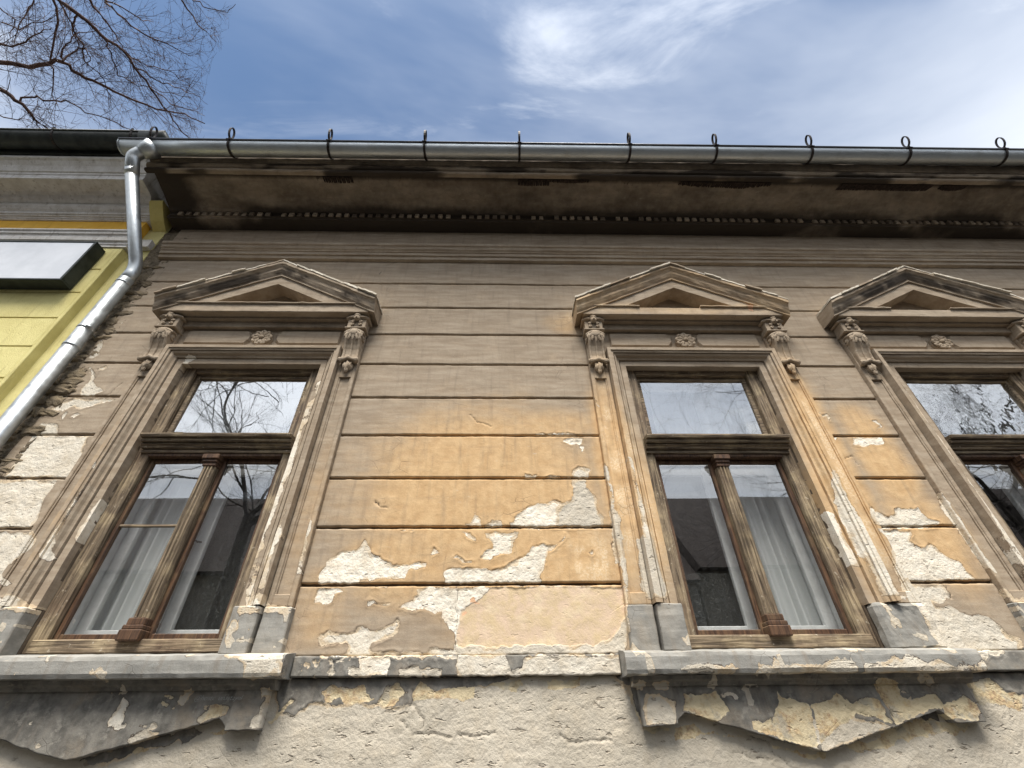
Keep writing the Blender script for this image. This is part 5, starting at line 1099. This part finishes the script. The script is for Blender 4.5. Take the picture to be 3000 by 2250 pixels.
# ================================================================== BARE TREES
def branch_mesh(paths):
    """tapered tubes, 5 sides thick wood / 3 sides twigs: [(points, r0, r1)]"""
    V = []; F = []; base = 0
    for pts, r0, r1 in paths:
        n = len(pts)
        if n < 2: continue
        P = np.array([p[:] for p in pts]); T = np.gradient(P, axis=0); T /= (np.linalg.norm(T, axis=1)[:, None] + 1e-9)
        ref = np.array([0.31, 0.87, 0.37]); A = np.cross(T, ref); A /= (np.linalg.norm(A, axis=1)[:, None] + 1e-9); B = np.cross(T, A)
        sg_ = 7 if r0 > 0.03 else (5 if r0 > 0.012 else 3); R = np.linspace(r0, r1, n)[:, None]
        for j in range(sg_):
            a = 2 * math.pi * j / sg_; V.append(P + (A * math.cos(a) + B * math.sin(a)) * R)
        idx = base + np.arange(sg_ * n).reshape(sg_, n)
        nx_ = np.roll(idx, -1, 0)
        F.append(np.stack([idx[:, :-1], nx_[:, :-1], nx_[:, 1:], idx[:, 1:]], -1).reshape(-1, 4)); base += sg_ * n
    return np.concatenate(V), np.concatenate(F)
def grow(paths, p, d, L, r, depth, rg, droop, spread, nmin=3, nmax=6):
    n = max(4, int(L / 0.12)); n = min(n, 14); pts = [p.copy()]; dd = d.normalized()
    for i in range(n):
        dd = (dd + Vector((rg.gauss(0, 0.13), rg.gauss(0, 0.13), rg.gauss(0, 0.13) + droop))).normalized(); pts.append(pts[-1] + dd * (L / n))
    paths.append((pts, r, r * 0.35))
    if depth <= 0: return
    for _ in range(rg.randint(nmin, nmax)):
        t = rg.uniform(0.15, 1.0); k = min(n - 1, int(t * n)); q = pts[k]; td = (pts[k + 1] - pts[k]).normalized()
        sd_ = Vector((rg.gauss(0, 1), rg.gauss(0, 1), rg.gauss(0, 1))); sd_ = (sd_ - td * sd_.dot(td)).normalized()
        grow(paths, q, td + sd_ * rg.uniform(spread * 0.6, spread * 1.3), L * rg.uniform(0.38, 0.68), max(0.0018, r * (1 - 0.5 * t) * rg.uniform(0.42, 0.62)), depth - 1, rg, droop, spread, nmin, nmax)
rg = random.Random(11)
tree = empty('bare_tree', (-11.2, -1.6, 0), 'leafless tree with reddish drooping twigs above the yellow house', 'tree')
LB = [  # limbs seen against the sky, photo pixels, distance, thickness
 ([(-420,205),(-200,190),(0,185),(117,190),(183,177),(234,218),(285,244),(358,278),(459,320),(538,335),(600,362)], 9.6, 0.034),
 ([(60,-160),(172,0),(228,41),(294,98),(364,152),(396,196),(434,253),(484,316),(519,370),(563,411)], 9.4, 0.030),
 ([(-200,140),(0,263),(47,294),(89,335),(127,370),(160,396)], 9.0, 0.032),
 ([(150,-90),(161,0),(168,63),(149,171),(158,202),(152,278),(170,310)], 9.8, 0.018),
 ([(180,-120),(259,0),(304,54),(342,104),(360,150)], 9.9, 0.022), ([(230,-120),(308,0),(329,25),(380,70),(443,111),(506,139),(560,165)], 9.7, 0.020),
 ([(440,-170),(535,0),(576,63),(601,95),(633,123)], 9.9, 0.015), ([(460,-150),(570,0),(608,25),(658,35),(690,12)], 10.1, 0.012), ([(-250,90),(0,128),(76,130),(120,92),(150,80)], 9.3, 0.016),
 ([(51,297),(95,282),(142,294),(196,297),(253,326),(316,348),(380,383),(430,405)], 9.0, 0.013), ([(183,177),(177,149),(206,117),(235,98),(290,90)], 9.6, 0.013), ([(183,177),(222,146),(250,140),(268,170),(255,200)], 9.6, 0.013),
 ([(228,41),(210,70),(240,130),(250,180),(300,230),(330,270)], 9.5, 0.013), ([(0,20),(40,60),(30,110)], 10.0, 0.010), ([(100,0),(75,40),(50,90),(40,128)], 9.4, 0.010), ([(0,345),(50,350),(90,352)], 9.1, 0.009), ([(172,0),(200,50),(215,100),(235,150)], 9.7, 0.013),
 ([(294,98),(330,160),(345,220),(400,250),(470,262),(560,285)], 9.5, 0.012), ([(364,152),(430,190),(500,210),(540,240)], 9.5, 0.011), ([(308,0),(360,20),(420,60),(450,65)], 9.8, 0.012), ([(396,196),(470,240),(530,262),(590,285)], 9.4, 0.012), ([(0,60),(60,90),(120,60),(170,40)], 9.9, 0.010), ([(434,253),(500,300),(560,320),(600,340)], 9.4, 0.009)]
big = []; twigs = []
top = Vector((-10.6, -1.4, 6.9))
for pts, dist, r in LB:
    W = [along(px, py, dist + rg.uniform(-0.15, 0.15)) for px, py in pts]
    fine_ = []
    for a, b in zip(W[:-1], W[1:]):
        for t in (0, 0.33, 0.66): fine_.append(a.lerp(b, t) + Vector([rg.gauss(0, 0.012) for _ in range(3)]))
    fine_.append(W[-1])
    if pts[0][1] < -80 or pts[0][0] < -100:       # led back to the trunk outside the picture
        back = [top.lerp(fine_[0], t) + Vector((0, 0, 0.9 * math.sin(math.pi * t) - 0.2 * t)) for t in (0, 0.2, 0.4, 0.6, 0.8)]; big.append((back, r * 2.6, r * 1.15))
    big.append((fine_, r, max(0.004, r * 0.22)))
    ln = sum((b - a).length for a, b in zip(W[:-1], W[1:])); cnt = int(ln * 6) + 3
    for _ in range(cnt):
        k = rg.randint(1, len(fine_) - 2); td = (fine_[k + 1] - fine_[k - 1]).normalized(); s_ = Vector([rg.gauss(0, 1) for _ in range(3)]); s_ = (s_ - td * s_.dot(td)).normalized()
        grow(twigs, fine_[k], td + s_ * rg.uniform(0.4, 1.0), rg.uniform(0.35, 0.95), max(0.0035, r * 0.15), 2, rg, -0.02, 0.75, 3, 5)
trunk = [Vector((-11.2, -1.6, 0)), Vector((-11.15, -1.6, 1.5)), Vector((-11.0, -1.55, 3.2)), Vector((-10.85, -1.5, 5.0)), top]
v_, f_ = branch_mesh([(trunk, 0.27, 0.15)]); link('trunk', mesh_np('trunk', v_, f_), BARK, tree, True)
v_, f_ = branch_mesh(big); link('limbs', mesh_np('limbs', v_, f_), BARK, tree, True)
def pix(p):
    v = np.array(p[:]) - CAM; d = v @ CF
    return 1500 + FPX * (v @ CR) / d, 1125 - FPX * (v @ CU) / d
def keep(q):
    a, b = pix(q[0][-1]); lim = 690 - 0.25 * max(0, b) if b < 160 else 640 - 0.12 * b
    return a < lim
twigs = [q for q in twigs if keep(q)]
v_, f_ = branch_mesh(twigs); o = link('twigs', mesh_np('twigs', v_, f_), BARK, tree); o['kind'] = 'stuff'
# trees across the street, seen in the panes
def street_tree(x, y, h, seed, label):
    r_ = random.Random(seed); t = empty('street_tree', (x, y, 0), label, 'tree', 'bare trees across the street')
    tk = [Vector((x, y, 0)), Vector((x + 0.05, y, h * 0.18)), Vector((x - 0.05, y + 0.05, h * 0.36))]
    v, f = branch_mesh([(tk, 0.24, 0.17)]); link('trunk', mesh_np('trunk', v, f), BARKW, t, True)
    cr = []
    for a in range(9):
        an = a * 2.4 + r_.uniform(-0.3, 0.3); el_ = r_.uniform(0.55, 1.4)
        grow(cr, tk[-1] + Vector((0, 0, r_.uniform(-0.8, 0.3))), Vector((math.cos(an), math.sin(an), el_)), h * r_.uniform(0.38, 0.50), 0.075, 4, r_, 0.0, 0.8, 5, 7)
    cr = [q for q in cr if max(p.y for p in q[0]) < -6.5]
    v, f = branch_mesh(cr); link('crown', mesh_np('crown', v, f), BARKW, t)
street_tree(-7.8, -10.9, 20.0, 5, 'bare tree across the street reflected in the window nearest the yellow house')
street_tree(11.6, -11.4, 9.5, 21, 'smaller bare tree across the street reflected at the corner of the middle window')
street_tree(16.8, -10.9, 20.0, 9, 'bare tree across the street reflected in the window at the right edge')

# ================================================================== HOUSES ACROSS THE STREET (seen only in the panes)
OPW = mat_plain('opposite_render', (0.14, 0.13, 0.11), (0.19, 0.175, 0.15), 2, 0.9); OPD = mat_plain('opposite_dark_glass', (0.02, 0.022, 0.025), (0.04, 0.042, 0.045), 2, 0.2)
def opp(x0, x1, h, hr, label, mat):
    e = empty('house_opposite', ((x0 + x1) / 2, -13.0, 0), label, 'house', 'houses across the street')
    m = MB(); m.box(x0, x1, -20, -13.0, 0, h); m.build('wall', mat, e)
    m = MB(); m.add([(x0, -12.5, h), (x1, -12.5, h), (x1, -16.5, hr), (x0, -16.5, hr), (x0, -20.5, h), (x1, -20.5, h)], [(0, 1, 2, 3), (3, 2, 5, 4), (0, 3, 4), (1, 5, 2), (0, 4, 5, 1)]); rr = m.build('roof', ROOF, e)
    if x0 < 0 < x1 or x0 == -6.2:
        m = MB(); m.box(x0 + 3, x0 + 3.7, -15.6, -14.9, h + 0.5, hr + 0.7); m.build('chimney', mat, rr)
    x = x0 + 1.2
    while x < x1 - 1.5:
        m = MB(); m.bbox(x, x + 1.1, -12.99, -12.93, 1.8, 3.9, 0.02); wv = m.build('window', WHT, e); m = MB(); m.box(x + 0.1, x + 1.0, -12.93, -12.92, 1.9, 3.8); m.build('pane', OPD, wv); x += 2.6
opp(-24, -6.3, 6.0, 10.3, 'plain rendered house across the street, left end of the row', OPW)
opp(-6.2, 6.5, 5.8, 9.9, 'plain rendered house across the street, middle of the row', mat_plain('opposite_render_grey', (0.13, 0.125, 0.115), (0.18, 0.175, 0.16), 2, 0.9))
opp(6.6, 25, 6.2, 10.5, 'plain rendered house across the street, right end of the row', OPW)
